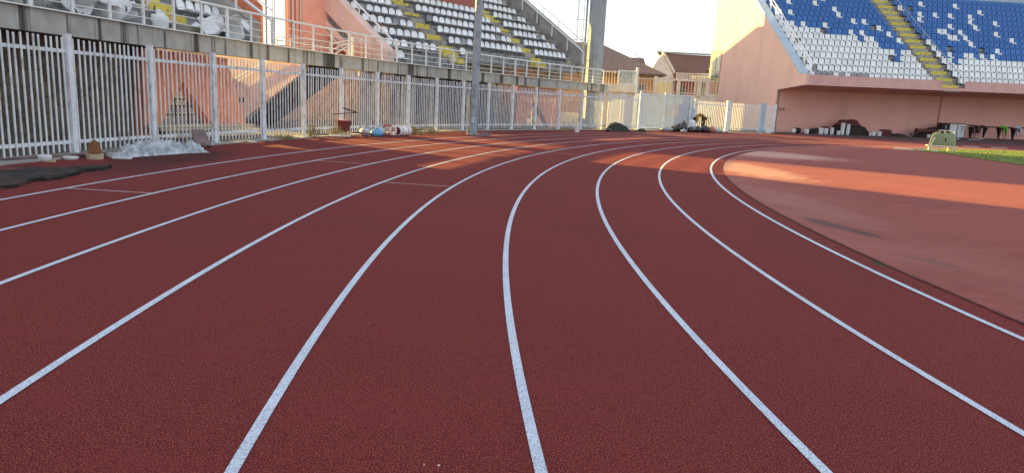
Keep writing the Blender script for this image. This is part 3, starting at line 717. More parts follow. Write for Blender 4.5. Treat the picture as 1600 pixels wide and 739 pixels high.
# sloping kerb and white double rail of the near edge
mb = MB(); mb.hexa([FR(-.36, .9, 4.75), FR(.42, .9, 4.75), FR(.42, 12.6, fz(12.6)-.05), FR(-.36, 12.6, fz(12.6)-.05), FR(-.36, .9, 4.95), FR(.42, .9, 4.95), FR(.42, 12.6, fz(12.6)+.15), FR(-.36, 12.6, fz(12.6)+.15)])
mb.build('sloped_kerb', 'cladding', fs)
mb = MB()
for o_ in (.55, .95): mb.tube(FR(.55, .9, 4.9+o_), FR(.55, 12.6, fz(12.6)+.1+o_), .035)
for i in range(11): d = .95+1.15*i; mb.box(.5, .6, d-.08, d+.08, fz(d)+.05, fz(d)+1.15, FR)
mb.build('sloped_handrail', 'white_seat', fs)
mb = MB()
for a, b in ((.5, 11.7), (14.0, 42)):
    for z in (5.0, 5.2): mb.tube(FR(a, .2, z), FR(b, .2, z), .012, n=4)
    s = a
    while s < b: mb.tube(FR(s, .2, 4.78), FR(s, .2, 5.2), .014, n=4); s += 2.1
mb.build('front_wire_rail', 'rail', fs)
def flat_seat():
    mb = MB(); W = .215
    def shell(pts, t, mi=0):
        for (y0, z0), (y1, z1) in zip(pts, pts[1:]):
            mb.hexa([(-W, y0, z0), (W, y0, z0), (W, y0+t, z0-.002), (-W, y0+t, z0-.002), (-W, y1, z1), (W, y1, z1), (W, y1+t, z1-.002), (-W, y1+t, z1-.002)], mi)
    shell([(.16, .20), (.19, .42), (.24, .66)], .03)
    mb.box(-W, W, -.16, .19, .19, .235); mb.box(-W, W, -.19, -.16, .12, .235)
    mb.box(-.1, .1, -.05, .1, -.02, .19, mi=1)
    return mb
ME_FLAT = {m: mesh_only(flat_seat(), [m, 'slot'], 'flat_seat_'+m, smooth=False) for m in ('white_seat', 'blue_seat', 'grey_seat')}
fc = []
def far_color(k, s, i):
    R = random.random()
    if s < 12:
        lim = 9 if s < 3.2 else (8 if s < 4.8 else (7 if s < 6.8 else (6 if s < 8.7 else 5)))
        if k < lim:
            if (k, i) in ((8, 3), (3, 17), (4, 18)): return 'blue_seat'
            if k == 0 and i in (1, 2, 3, 5, 7, 8, 9): return 'grey_seat'
            if (k, i) in ((1, 1), (2, 0)): return 'grey_seat'
            return 'white_seat'
        if (k, i) in ((8, 8), (10, 3), (10, 1), (7, 14), (7, 12), (6, 12), (6, 14), (6, 15), (9, 14), (9, 16), (8, 18), (10, 12), (12, 4), (12, 9), (13, 7), (11, 12), (13, 11), (7, 19), (6, 20), (5, 13), (9, 0)): return 'white_seat'
        return 'blue_seat'
    if k <= 4:
        if (k, i) == (3, 2): return 'blue_seat'
        if k == 4: return 'white_seat' if i in (0, 2, 5, 6, 8, 10) else 'blue_seat'
        return 'white_seat'
    W = {(5, 0), (6, 0), (5, 12), (6, 8), (7, 8), (7, 6), (7, 5), (8, 4), (8, 5), (8, 8), (9, 7), (10, 2), (9, 12), (10, 12), (11, 3), (11, 6), (11, 9), (12, 0), (13, 5), (11, 13), (12, 16), (8, 15), (7, 17), (13, 12), (10, 17)}
    return 'white_seat' if (k, i) in W else 'blue_seat'
for k in range(NR):
    for s_start, s_end, sec in ((.75+.0*k, 11.9, 'left'), (14.2, 32, 'right')):
        s = s_start; i = 0
        if sec == 'left': s_end = 11.75
        while s < s_end:
            d = .45+k*TR+.36; c = FR(s, d, 4.44+RI*k); m = far_color(k, s, i); px = proj(c[0], c[1], c[2]+.4)
            if random.random() < .004: i += 1; s += .527; continue
            if px[0] < 1625 and px[1] > -15: fc.append((px[2], c, m, k, i, sec))
            elif px[0] < 1700: fc.append((999, c, m, k, i, sec))
            s += .527; i += 1
fc.sort(key=lambda c: c[0]); far_rest = []
for j, (dist, c, m, k, i, sec) in enumerate(fc):
    if j < 298 and dist < 900:
        t = bpy.data.objects.new('tip_up_chair', ME_FLAT[m]); COL.objects.link(t); t.location = c; t.rotation_euler = (0, 0, FA)
        colr = {'white_seat': 'white', 'grey_seat': 'bare grey', 'blue_seat': 'blue'}[m]
        if sec == 'left': lb = f"{colr} seat, {ORD[i+1]} from the pink end wall, {ORD[k+1]} row up, far stand"
        else: lb = f"{colr} seat, {ORD[i+1]} right of the yellow stair, {ORD[k+1]} row up, far stand"
        tag(t, lb, 'seat', 'flat seats of the far stand')
    else: far_rest.append((c, FA, m))
if far_rest: stuff_mesh('upper_row_seats', far_rest, ME_FLAT, ['white_seat', 'blue_seat', 'grey_seat'])
# small sign on the recess wall
sg = thing('wall_sign', 'small pale red sign at the left end of the recess wall', 'sign', FR(.15, 4.3, 2.0))
mb = MB(); mb.box(-.02, .62, 4.325, 4.35, 1.85, 2.1, FR); mb.build('plate', 'signplate', sg)
mb = MB()
for x in (.04, .42): mb.box(x, x+.1, 4.31, 4.322, 1.9, 2.06, FR)
mb.box(.2, .34, 4.31, 4.322, 2.02, 2.06, FR); mb.box(.2, .34, 4.31, 4.322, 1.9, 1.94, FR); mb.build('lettering', 'signmark', sg)

# ------------------------------------------------------------------ poles and pillar
lp = thing('light_pole', 'tall grey steel pole standing on the track edge in front of the fence', 'pole', (-1.85, 29.2, 0))
mb = MB(); mb.tube((-1.85, 29.2, 0), (-1.80, 29.3, 11), .165, .13, n=8); mb.build('shaft', 'galv', lp)
mb = MB(); mb.box(-2.06, -1.64, 28.99, 29.41, 0.001, .04); mb.build('base_plate', 'galv', lp)
mb = MB(); mb.box(-1.93, -1.77, 29.02, 29.05, .5, .75); mb.build('hatch', 'cladding', lp)
o = MB().tube((-2.1, 29.0, 0), (-2.1, 29.02, 1.55), .025, n=8).build('marker_rod', 'lattice', org=(-2.1, 29, 0)); tag(o, 'thin yellow rod standing upright against the grey light pole', 'rod')
pl = thing('floodlight_tower', 'massive grey concrete floodlight tower rising behind the right end of the deck', 'tower', (5.2, 47.2, 0))
mb = MB(); c = (4.85, 47.2); n = 8
for z0, z1, r0, r1 in ((0, 24, .57, .50),):
    mb.tube((c[0], c[1], z0), (c[0], c[1], z1), r0, r1, n=12)
mb.build('shaft', 'pillar', pl)
mb = MB(); mb.box(4.1, 4.22, 47.3, 47.42, 3, 20); mb.box(4.32, 4.36, 47.3, 47.42, 3, 20); mb.build('cable_tray', 'galv', pl)
mb = MB()
for x in (3.62, 4.0): mb.tube((x, 47.5, 3.4), (x, 47.5, 20), .025)
for i in range(40): mb.tube((3.62, 47.5, 3.5+.3*i), (4.0, 47.5, 3.5+.3*i), .013, n=4)
mb.build('ladder', 'galv', pl)
mb = MB()
for i in range(12):
    z = 4.4+1.25*i; mb.path([(3.81+.42*cos(a), 47.3-.55*sin(a), z) for a in [pi*j/6 for j in range(7)]], .022, 4)
for a in (pi*.25, pi*.5, pi*.75): mb.tube((3.81+.42*cos(a), 47.3-.55*sin(a), 4.3), (3.81+.42*cos(a), 47.3-.55*sin(a), 19), .015, n=4)
mb.build('ladder_cage', 'galv', pl)

# ------------------------------------------------------------------ buildings and yards beyond
rp = thing('access_ramp', 'cream low ramp wall with bars right of the floodlight tower', 'ramp', (7, 51, 0))
mb = MB(); mb.box(6.0, 8.65, 52.8, 53.1, 2.55, 3.12); mb.build('ramp_wall', 'cream', rp)
mb = MB(); mb.box(5.6, 8.65, 53.12, 54.5, 0, 2.9); mb.build('ramp_body', 'cream', rp)
bar_panel(rp, (6.0, 53.05), (7.3, 53.05), 3.12, 4.1, .22, .02, (3.95,), 'pinkrail')
clad(rp, (7.35, 53.1), (8.6, 53.1), 3.12, 4.15)
post(rp, 8.72, 53.0, 4.4, .08, 'rail')
yf = thing('yard_fence', 'cream barred fence on a low wall in front of the orange house', 'fence', (11, 62, 0))
mb = MB(); mb.box(9.9, 17.3, 62.0, 62.25, 0, 2.75); mb.build('base_wall', 'cream', yf)
bar_panel(yf, (9.9, 62.1), (16.6, 62.1), 2.75, 4.15, .26, .022, (2.9, 3.95), 'pinkrail')
for x in (9.95, 11.9, 13.9, 15.7, 16.4): post(yf, x, 62.05, 4.25, .14, 'cream', 2.7)
lf = thing('lattice_screen', 'sunlit yellow lattice screen beside the pink end wall', 'screen', (17.5, 68, 0))
fr = frame(16.8, 67.5, 10, 1)
mb = MB()
for i in range(12): mb.tube(fr(i*.18, 0, 2.6), fr(i*.18, 0, 4.4), .035, n=4)
for i in range(7): mb.tube(fr(0, .03, 2.8+.24*i), fr(2.0, .03, 3.2+.2*i), .025, n=4)
mb.build('lattice', 'lattice', lf); mb = MB(); mb.box(-.1, 2.2, .1, .25, 0, 2.6, fr); mb.build('base', 'cream', lf)
mb = MB(); mb.box(-.12, .02, -.05, .05, 2.5, 4.6, fr); mb.box(2.02, 2.15, -.05, .05, 2.5, 4.6, fr); mb.box(-.1, 2.12, -.04, .04, 4.5, 4.58, fr); mb.build('frame', 'lattice', lf)

def gable_house(name, label, x0, x1, y0, y1, ze, zr, wm, rm, over=.4, hip=0, axis='x', base=0):
    t = thing(name, label, 'house', ((x0+x1)/2, (y0+y1)/2, 0))
    mb = MB(); mb.box(x0, x1, y0, y1, base, ze)
    if not hip: ym = (y0+y1)/2; 
    if not hip:
        for x in (x0, x1-.2): mb.prism([(x, y0, ze+.002), (x, y1, ze+.002), (x, ym, zr-.1)], (.2, 0, 0))
    mb.build('wall', wm, t)
    mb = MB(); ym = (y0+y1)/2; e = over; t_ = .18
    a, b, c_, d = (x0-e, y0-e, ze-.12), (x1+e, y0-e, ze-.12), (x1+e, y1+e, ze-.12), (x0-e, y1+e, ze-.12)
    r0, r1 = (x0-e+hip, ym, zr), (x1+e-hip, ym, zr)
    up = lambda p: (p[0], p[1], p[2]+t_)
    P_ = [a, b, c_, d, r0, r1]; Q = [up(p) for p in P_]
    mb.add(P_+Q, [(0, 1, 5, 4), (2, 3, 4, 5), (0, 4, 3), (1, 2, 5), (6, 7, 11, 10), (8, 9, 10, 11), (6, 10, 9), (7, 8, 11), (0, 1, 7, 6), (1, 2, 8, 7), (2, 3, 9, 8), (3, 0, 6, 9)])
    mb.build('roof', rm, t)
    return t
h1 = gable_house('orange_house', 'orange plastered house with an old brown tiled hip roof behind the tower', -1.5, 14.6, 75, 87, 4.95, 8.2, 'ochre_wall', 'rooftile', .7, 6.5)
mb = MB()
for i in range(60):
    x = -2+17*random.random(); mb.tube((x, 74.25, 4.93+random.uniform(-.02, .02)), (x, 74.5, 5.0), .09, n=5)
mb.build('roof_tile_edge', 'rooftile', h1)
wnd = MB().box(12.2, 13.3, 74.95, 74.99, 2.9, 3.9).build('window', 'glass', h1)
mb = MB()
for i in range(6): mb.tube((12.25+.2*i, 74.9, 2.9), (12.25+.2*i, 74.9, 3.9), .02, n=4)
mb.build('window_bars', 'cladding', wnd)
h2 = thing('terraced_house', 'white gabled house with dark brown roof and balcony beyond the yard fence', 'house', (22, 98, 0))
mb = MB(); mb.box(18.7, 27.5, 96, 106, 0, 6.4); mb.build('wall', 'redplaster', h2)
mb = MB(); mb.prism([(17.2, 95.2, 5.5), (20.6, 95.2, 5.5), (20.4, 95.2, 6.3), (18.95, 95.2, 8.7), (18.3, 95.2, 8.1), (17.4, 95.2, 6.4)], (0, .5, 0)); mb.prism([(17.2, 95.25, 0), (20.6, 95.25, 0), (20.6, 95.25, 5.49), (17.2, 95.25, 5.49)], (0, .5, 0)); mb.build('gable_wall', 'white', h2)
mb = MB(); mb.add([(20.6, 95.0, 6.45), (28, 95.0, 6.6), (28, 99.5, 9.0), (19.0, 99.5, 9.1), (20.6, 95.0, 6.3), (28, 95.0, 6.45), (28, 99.7, 8.85), (19.0, 99.7, 8.95)], [(0, 1, 2, 3), (4, 5, 6, 7), (0, 1, 5, 4), (1, 2, 6, 5), (2, 3, 7, 6), (3, 0, 4, 7)]); mb.build('roof', 'rooftile2', h2)
mb = MB(); mb.box(18.8, 28, 99.3, 99.7, 9.1, 9.3); mb.build('ridge', 'galv', h2)
mb = MB(); mb.hexa([(18.75, 95, 8.8), (18.95, 95, 9.0), (20.75, 95, 6.4), (20.55, 95, 6.2), (18.75, 95.6, 8.8), (18.95, 95.6, 9.0), (20.75, 95.6, 6.4), (20.55, 95.6, 6.2)]); mb.build('bargeboard', 'white', h2)
mb = MB()
for i in range(34): mb.box(20.7+.21*i, 20.82+.21*i, 94.3, 94.38, 5.5, 6.2)
mb.box(20.6, 28, 94.25, 94.42, 6.2, 6.3); mb.box(20.6, 28, 94.2, 96, 5.3, 5.48); mb.build('balcony', 'white', h2)
mb = MB(); mb.prism([(25.0, 94.9, 6.9), (27.6, 94.9, 6.9), (27.6, 94.9, 7.6), (25.9, 94.9, 7.6)], (0, .6, 0)); mb.build('dormer', 'redplaster', h2)
for x in (19.3, 21.5, 24):
    mb = MB(); mb.box(x, x+1.0, 95.15 if x < 20 else 95.9, 95.19 if x < 20 else 95.95, 3.2, 4.6); mb.build('window', 'glass', h2)
mb = MB(); mb.box(18.0, 20.4, 95.1, 95.2, 3.0, 5.0); mb.build('awning_panel', 'lattice', h2)
h3 = gable_house('distant_house', 'small cream house with a brown roof seen between the orange and white houses', 14.5, 19.5, 112, 120, 7.2, 9.2, 'cream', 'rooftile2', .4, 0)
hb = thing('shadow_block', 'tall unseen block added behind the middle stand to shade the pink end wall', 'shadow caster', (-9, 80, 0))  # added out of view, outlined to cast the shadow edge on the pink side wall
mb = MB(); mb.prism([(-3.0, y, z) for y, z in ((75, 0), (90, 0), (90, 13.6), (81.7, 16.7), (80.6, 16.7), (80.6, 18), (79.6, 18), (79.6, 17.0), (75, 17.8))], (-11, 0, 0)); mb.build('wall', 'salmon', hb)
# antenna mast
am = thing('antenna_mast', 'thin mast with small floodlights above the yard fence', 'mast', (10.15, 62.6, 0))
mb = MB(); mb.tube((10.15, 62.6, 0), (10.1, 62.6, 6.9), .045, .02, n=6); mb.build('pole', 'galv', am)
for x, z in ((10.35, 5.7), (10.3, 5.2)):
    mb = MB(); mb.box(x-.12, x+.12, 62.45, 62.7, z-.08, z+.08); mb.build('lamp', 'galv', am)
mb = MB(); mb.tube((10.0, 62.6, 5.65), (10.4, 62.6, 5.65), .02, n=4); mb.build('bracket', 'galv', am)
# chimney pipe on the orange house roof
MB().tube((8.1, 79, 7.5), (8.1, 79, 8.3), .1, n=8).build('chimney', 'galv', h1)
# parked car behind the low fence
car = thing('parked_car', 'dark grey car parked behind the white picket fence by the pink wall', 'car', (16.2, 63.2, 0))
fr = frame(15.3, 62.0, 80, -1)
mb = MB(); body = [(0, .35), (0, .85), (.25, 1.0), (.9, 1.05), (1.4, 1.5), (2.9, 1.52), (3.7, 1.0), (4.2, .95), (4.25, .35)]
mb.prism([fr(s, 0, z) for s, z in body], Vector(fr(0, 1.75, 0))-Vector(fr(0, 0, 0))); mb.build('body', 'carpaint', car, bevel=.06)
mb = MB(); mb.prism([fr(s, -.01, z) for s, z in ((1.05, 1.06), (1.47, 1.44), (2.8, 1.46), (3.4, 1.06))], Vector(fr(0, 1.77, 0))-Vector(fr(0, 0, 0))); mb.build('window', 'glass', car)
mb = MB(); mb.hexa([fr(.86, .2, 1.06), fr(.86, 1.55, 1.06), fr(.9, 1.55, 1.06), fr(.9, .2, 1.06), fr(1.33, .25, 1.46), fr(1.33, 1.5, 1.46), fr(1.37, 1.5, 1.46), fr(1.37, .25, 1.46)]); mb.build('rear_window', 'glass', car)
for s in (.85, 3.4):
    for d in (.05, 1.55):
        mb = MB(); mb.tube(fr(s, d, .33), fr(s, d+.2, .33), .33, n=16); mb.build('wheel', 'tyre', car)
for d in (.12, 1.4):
    mb = MB(); mb.box(-.03, -.003, d, d+.25, .7, .85, fr); mb.build('tail_light', 'redplastic', car)

# ------------------------------------------------------------------ litter and small things
def blob(mb, c, rx, ry, rz, n=10, rings=6, jit=.12, mi=0, flat=True):
    vs = []; c = Vector(c)
    for j in range(1, rings):
        th = pi*j/rings
        for i in range(n):
            ph = 2*pi*i/n; k = 1+random.uniform(-jit, jit)
            z = cos(th)*rz*k
            vs.append(c+Vector((sin(th)*cos(ph)*rx*k, sin(th)*sin(ph)*ry*k, max(z, -rz*.75) if flat else z)))
    m_ = len(vs); vs += [c+Vector((0, 0, rz)), c+Vector((0, 0, -rz*(.75 if flat else 1)))]
    fs = [(j*n+i, j*n+(i+1) % n, (j+1)*n+(i+1) % n, (j+1)*n+i) for j in range(rings-2) for i in range(n)]
    fs += [(m_, (i+1) % n, i) for i in range(n)]+[(m_+1, (rings-2)*n+i, (rings-2)*n+(i+1) % n) for i in range(n)]
    return mb.add(vs, fs, mi)
def heap(name, label, cat, c, L, W, H, deg, m, seed, sharp=1.0, jz=.05, group=None, peaks=3, nx=34, ny=16, mats2=None, thr=0):
    rnd = random.Random(seed); fr = frame(c[0], c[1], deg, 1); mb = MB(); vs = []
    z0 = c[2] if len(c) > 2 else 0
    pk = [(rnd.uniform(.2, .8), rnd.uniform(.4, .6), rnd.uniform(.2, .34), rnd.uniform(.6, 1)) for _ in range(peaks)]
    ph = [(rnd.uniform(0, 6), rnd.uniform(0, 6), rnd.uniform(6, 22), rnd.uniform(6, 22)) for _ in range(5)]
    for j in range(ny+1):
        for i in range(nx+1):
            u, v = i/nx, j/ny; h = 0
            for (a, b, w, hh) in pk: h = max(h, hh*math.exp(-(((u-a)**2/(w*w)+(v-b)**2/(w*w*2.5))/2.2)**1.6))
            edge = min(1, 5*min(u, 1-u))*min(1, 5*min(v, 1-v))
            cr = sum(abs(sin(p+u*fu+v*q*.4+sin(v*fv+q))) for p, q, fu, fv in ph)/5-.5
            z = max(0, (h+cr*.45*sharp)*edge+rnd.uniform(-jz, jz)*sharp*edge)*H
            vs.append(fr((u-.5)*L+rnd.uniform(-.02, .02)*L*.5, (v-.5)*W+rnd.uniform(-.03, .03)*W, z0+z+.004))
    fs = [(j*(nx+1)+i, j*(nx+1)+i+1, (j+1)*(nx+1)+i+1, (j+1)*(nx+1)+i) for j in range(ny) for i in range(nx)]
    mb.add(vs, fs)
    o = mb.build(name, m, org=(c[0], c[1], z0), smooth=(m == 'plastic')); return tag(o, label, cat, group)
def bucket(c, r, h, label, m='bucket', group=None, lid=True, name='bucket', cat='bucket'):
    t = lthing(name, label, cat, c, random.uniform(0, 6), group)
    mb = MB(); mb.lathe((0, 0, 0), [(r*.85, 0), (r, h), (r*1.06, h), (r*1.06, h*.92), (r*1.0, h*.9)][:3], 14); mb.build('body', m, t, smooth=False)
    mb = MB(); mb.lathe((0, 0, h+.002), [(r*1.08, 0), (r*1.08, .02), (r*.9, .03)], 14); mb.build('lid', m, t)
    return t

# dark rubber mat pile at the far left
mb = MB()
outline = [(-9.4, 11.0), (-8.6, 10.95), (-8.0, 10.85), (-7.6, 11.05), (-7.2, 11.5), (-6.98, 11.85), (-6.85, 11.5), (-6.95, 11.0), (-6.78, 10.5), (-6.72, 10.1), (-6.82, 9.7), (-6.68, 9.2), (-6.7, 8.7), (-6.95, 8.0), (-7.6, 7.6), (-9.4, 7.8)]
pts = []
for i, p in enumerate(outline):
    q = outline[(i+1) % len(outline)]
    for t_ in range(5): a = t_/5; pts.append((p[0]+(q[0]-p[0])*a+random.uniform(-.05, .05), p[1]+(q[1]-p[1])*a+random.uniform(-.05, .05)))
n = len(pts); cx_, cy_ = -8.0, 9.6
V = [(x, y, .002) for x, y in pts]+[(x+random.uniform(-.02, .02), y, .05+random.uniform(-.008, .012)) for x, y in pts]+[(cx_+(x-cx_)*.75, cy_+(y-cy_)*.75, .05+random.uniform(-.003, .006)) for x, y in pts]+[(cx_+(x-cx_)*.4, cy_+(y-cy_)*.4, .055+random.uniform(-.003, .006)) for x, y in pts]+[(cx_, cy_, .06)]
F = []
for l in range(3): F += [(l*n+i, l*n+(i+1) % n, (l+1)*n+(i+1) % n, (l+1)*n+i) for i in range(n)]
F += [(3*n+i, 3*n+(i+1) % n, 4*n) for i in range(n)]
mb.add(V, F); tag(mb.build('rubber_mat', 'blackmat', org=(-8, 9.6, 0)), 'ragged black rubber underlay spread on the track at far left', 'mat')
heap('underlay_scrap', 'thin dull red scrap of underlay lying on the black mat', 'scrap', (-8.0, 10.3, .05), 1.0, .5, .05, 70, 'redmat', 3, 1.2)

tag(MB().lathe((-8.45, 12.33, .0), [(.10, 0), (.115, .07), (.11, .1), (.08, .105)], 14).build('plastic_tub', 'bucket', org=(-8.45, 12.33, 0)), 'low white plastic tub at the foot of the leftmost fence bay', 'tub')
t = thing('cut_container', 'cut open white container with a rusty brown paddle leaning on the post', 'container', (-7.95, 13.0, 0))
mb = MB(); mb.lathe((-7.95, 13.0, 0.0), [(.14, 0), (.15, .1), (.135, .1), (.13, .02)], 12); mb.build('tray', 'wood', t)
mb = MB(); fr = frame(-7.98, 13.02, 62, 1); mb.prism([fr(s, 0, z) for s, z in ((-.11, .02), (.11, .02), (.11, .2), (.07, .3), (0, .36), (-.07, .3), (-.11, .2))], (.02, .02, 0)); mb.build('paddle', 'rustbrown', t)
tag(MB().lathe((-8.25, 12.75, 0), [(.12, 0), (.14, .04), (.12, .05)], 10).build('crushed_lid', 'bucket', org=(-8.25, 12.75, 0)), 'crushed white lid lying left of the brown paddle', 'lid')
t = thing('basin', 'white basin with rubbish inside against the fence beside the plastic sheeting', 'basin', (-7.9, 13.5, 0))
mb = MB(); mb.lathe((-7.9, 13.5, 0), [(.11, 0), (.15, .1), (.16, .11), (.14, .09)], 16); mb.build('bowl', 'bucket', t)
mb = MB(); blob(mb, (-7.9, 13.5, .11), .12, .11, .07, jit=.35); mb.build('contents', 'debris', t)
heap('plastic_sheeting', 'crumpled heap of white plastic sheeting against the fence', 'plastic sheet', (-7.62, 14.45), 1.95, .62, .25, 72, 'plastic', 5, 1.3, jz=.045, peaks=2, nx=60, ny=20)
heap('plastic_scrap', 'smaller crumpled white plastic scrap at the right end of the sheeting', 'plastic sheet', (-7.12, 15.3), .55, .35, .24, 60, 'plastic', 8, 1.0, jz=.25, peaks=2, nx=12, ny=8)
tag(MB().path([(-9.0, 10.9, .06), (-8.72, 11.9, .07), (-8.45, 12.6, .06), (-8.2, 13.4, .06), (-8.0, 14.1, .05)], .035, 8).build('drain_hose', 'brownseat', org=(-8.5, 12.4, 0)), 'grey hose lying along the foot of the fence at far left', 'hose')
for i, (x, y, m) in enumerate(((-8.3, 12.1, 'wood'), (-7.75, 13.2, 'bucket'), (-8.1, 13.9, 'wood'), (-7.75, 17.3, 'bucket'), (-7.6, 17.9, 'wood'), (-7.35, 18.9, 'bucket'), (-7.1, 19.8, 'wood'))):
    tag(MB().box(x, x+random.uniform(.12, .4), y, y+random.uniform(.05, .12), .003, random.uniform(.02, .05), None).build('litter_scrap', m, org=(x, y, 0)), ['pale scrap by the hose under the leftmost bay', 'white scrap beside the basin', 'pale scrap behind the basin', 'white scrap just right of the chair shell', 'pale scrap under the bay right of the orange pier', 'white scrap further along the fence kerb', 'last pale scrap along the kerb before the weeds'][i], 'litter')
# brown chair shell
t = thing('chair_shell', 'overturned grey brown plastic chair shell beside the orange pier', 'chair', (-7.5, 16.75, 0))
fr = frame(-7.62, 16.65, 70, 1); mb = MB()
rows = [(-.16, .0, .9), (-.13, .1, 1), (-.02, .2, 1.02), (0, .3, 1.0), (.03, .4, .9), (.05, .43, .82)]
vs = [fr(u*.22*w, y, z) for y, z, w in rows for u in (-1, -.6, 0, .6, 1)]
mb.add(vs, [(j*5+i, j*5+i+1, j*5+6+i, j*5+5+i) for j in range(5) for i in range(4)])
ob = mb.build('shell', 'brownseat', t, smooth=True); md = ob.modifiers.new('s', 'SOLIDIFY'); md.thickness = .02
mb = MB(); blob(mb, fr(0, -.12, .06), .2, .12, .07, jit=.2); mb.build('seat_pan', 'brownseat', t)
# red bin on legs with a rod
t = thing('red_bin', 'dark red square bin on short legs standing against the fence among weeds', 'bin', (-5.95, 23.9, 0))
fr = frame(-5.95, 23.9, 68, 1); mb = MB(); mb.hexa([fr(-.15, -.13, .17), fr(.15, -.13, .17), fr(.15, .13, .17), fr(-.15, .13, .17), fr(-.19, -.16, .52), fr(.19, -.16, .52), fr(.19, .16, .52), fr(-.19, .16, .52)]); mb.build('body', 'redplastic', t, bevel=.015)
mb = MB(); mb.box(-.205, .205, -.175, .175, .522, .545, fr); mb.build('rim', 'rosepanel', t)
for s in (-.11, .11):
    mb = MB(); mb.tube(fr(s, 0, 0), fr(s, 0, .18), .025); mb.build('leg', 'redplastic', t)
o = MB().tube((-6.3, 23.7, .72), (-5.5, 24.05, .82), .014).tube((-6.0, 23.9, .95), (-5.55, 24.0, .82), .02).build('bent_rod', 'darkcloth', org=(-5.9, 23.9, .7)); tag(o, 'bent dark rod hooked on the fence above the red bin', 'rod')
# debris planks and weeds
for i, (x, y, l, dg) in enumerate(((-6.45, 22.6, 1.0, 60), (-6.2, 22.9, .7, 20), (-5.95, 23.3, .8, 75), (-6.5, 21.9, .6, 40), (-5.6, 23.5, .7, 10))):
    fr = frame(x, y, dg, 1); mb = MB(); z = .03*i; mb.box(0, l, 0, .14, z+.004, z+.04, fr)
    tag(mb.build('scrap_board', ['wood', 'bucket', 'wood', 'debris', 'rustbrown'][i], org=fr(0, 0, 0)), ['pale scrap board lying in the weeds left of the red bin', 'short white scrap board left of the red bin', 'pale scrap board under the red bin', 'dark scrap board at the left end of the weeds', 'rusty brown scrap board right of the red bin'][i], 'board')
def weeds(x, y, n, h, label, r=.35):
    mb = MB()
    for i in range(n):
        a = random.uniform(0, 2*pi); d = random.uniform(0, r); bx, by = x+cos(a)*d, y+sin(a)*d; hh = h*random.uniform(.4, 1)
        tx, ty = bx+random.uniform(-.15, .15), by+random.uniform(-.15, .15)
        mb.add([(bx-.008, by, 0), (bx+.008, by, 0), (tx, ty, hh)], [(0, 1, 2)])
        for q in range(3):
            f = random.uniform(.4, 1); px, py, pz = bx+(tx-bx)*f, by+(ty-by)*f, hh*f; s = .03
            mb.add([(px, py, pz), (px+random.uniform(-s, s)*2, py+random.uniform(-s, s)*2, pz+random.uniform(0, s)), (px+random.uniform(-s, s), py+random.uniform(-s, s), pz+s)], [(0, 1, 2)])
    return tag(mb.build('dry_weed', 'weed', org=(x, y, 0)), label, 'weeds')
weeds(-6.6, 22.3, 70, .45, 'clump of dry brown weeds growing at the fence left of the red bin')
weeds(-6.15, 23.5, 60, .4, 'dry weeds standing right beside the red bin')
weeds(-4.0, 27.2, 80, .42, 'dry weeds along the fence right of the white barrel')
weeds(-3.5, 28.2, 60, .3, 'low dry weeds just left of the grey light pole')
weeds(-6.9, 20.6, 50, .15, 'sparse low weeds at the fence left of the scrap boards')
weeds(2.6, 37.9, 40, .2, 'low dry weeds under the fence near the orange pier at centre')
# bags and barrel
def bag(name, label, c, r, h, m, group=None, sy=1, cat='bag'):
    mb = MB(); blob(mb, (c[0], c[1], h*.42), r, r*sy, h*.56, 12, 8, .1); mb.tube((c[0], c[1], h*.9), (c[0]+.03, c[1], h*1.1), .04, .06, n=6)
    return tag(mb.build(name, m, org=(c[0], c[1], 0), smooth=True), label, cat, group)
bag('refuse_bag', 'white refuse bag left of the blue bag at the fence', (-5.35, 24.4), .18, .32, 'plastic')
bag('refuse_bag', 'bright blue refuse bag lying at the fence', (-4.98, 24.6), .25, .27, 'bluebag', sy=.8)
bag('refuse_bag', 'pale bag heaped behind the blue bag', (-4.98, 25.2), .18, .38, 'plastic')
for i, (x, y, rr) in enumerate(((-4.72, 25.3, .17), (-4.55, 25.4, .14))):
    mb = MB(); fr = frame(x, y, 20+30*i, 1); N = 14
    for k in range(N):
        a0, a1 = 2*pi*k/N, 2*pi*(k+1)/N; mb.tube(fr(rr*cos(a0), 0, rr+.06+rr*sin(a0)), fr(rr*cos(a1), 0, rr+.06+rr*sin(a1)), .055, n=6)
    tag(mb.build('cable_coil', 'pinkrail' if i else 'redplaster', org=(x, y, 0)), ['reddish ring of coiled hose leaning between bags and barrel', 'pale ring of coiled hose touching the white barrel'][i], 'coil')
t = thing('barrel', 'white barrel lying on its side with a dark red open mouth', 'barrel', (-4.15, 25.9, 0))
a, b = Vector((-4.40, 25.6, .18)), Vector((-4.1, 26.1, .18)); mb = MB(); mb.tube(a, b, .17, .18, n=18); mb.build('drum', 'bucket', t, smooth=False)
mb = MB(); d = (b-a).normalized(); mb.tube(a-d*.012, a-d*.004, .135, n=16); mb.build('mouth', 'redplastic', t)
mb = MB(); mb.tube(a+d*.1, a+d*.13, .178, n=18); mb.tube(a+d*.42, a+d*.45, .185, n=18); mb.build('hoop', 'rosepanel', t)
bucket((3.2, 37.7, 0), .14, .26, 'small white bucket under the fence right of the second orange pier')
heap('cloth_scrap', 'pale scrap lying right of the grey light pole', 'scrap', (-1.35, 29.3), .45, .2, .12, 10, 'brownseat', 12)
heap('tarp_heap', 'long dark green tarp heap beyond the end of the curved fence', 'tarp', (6.2, 42.6), 1.9, .8, .5, 35, 'greenheap', 14, .6, peaks=2)
heap('tarp_heap', 'low dark scrap of tarp right of the longer tarp heap', 'tarp', (7.5, 43.4), 1.1, .5, .2, 20, 'greenheap', 15, .8, peaks=2)
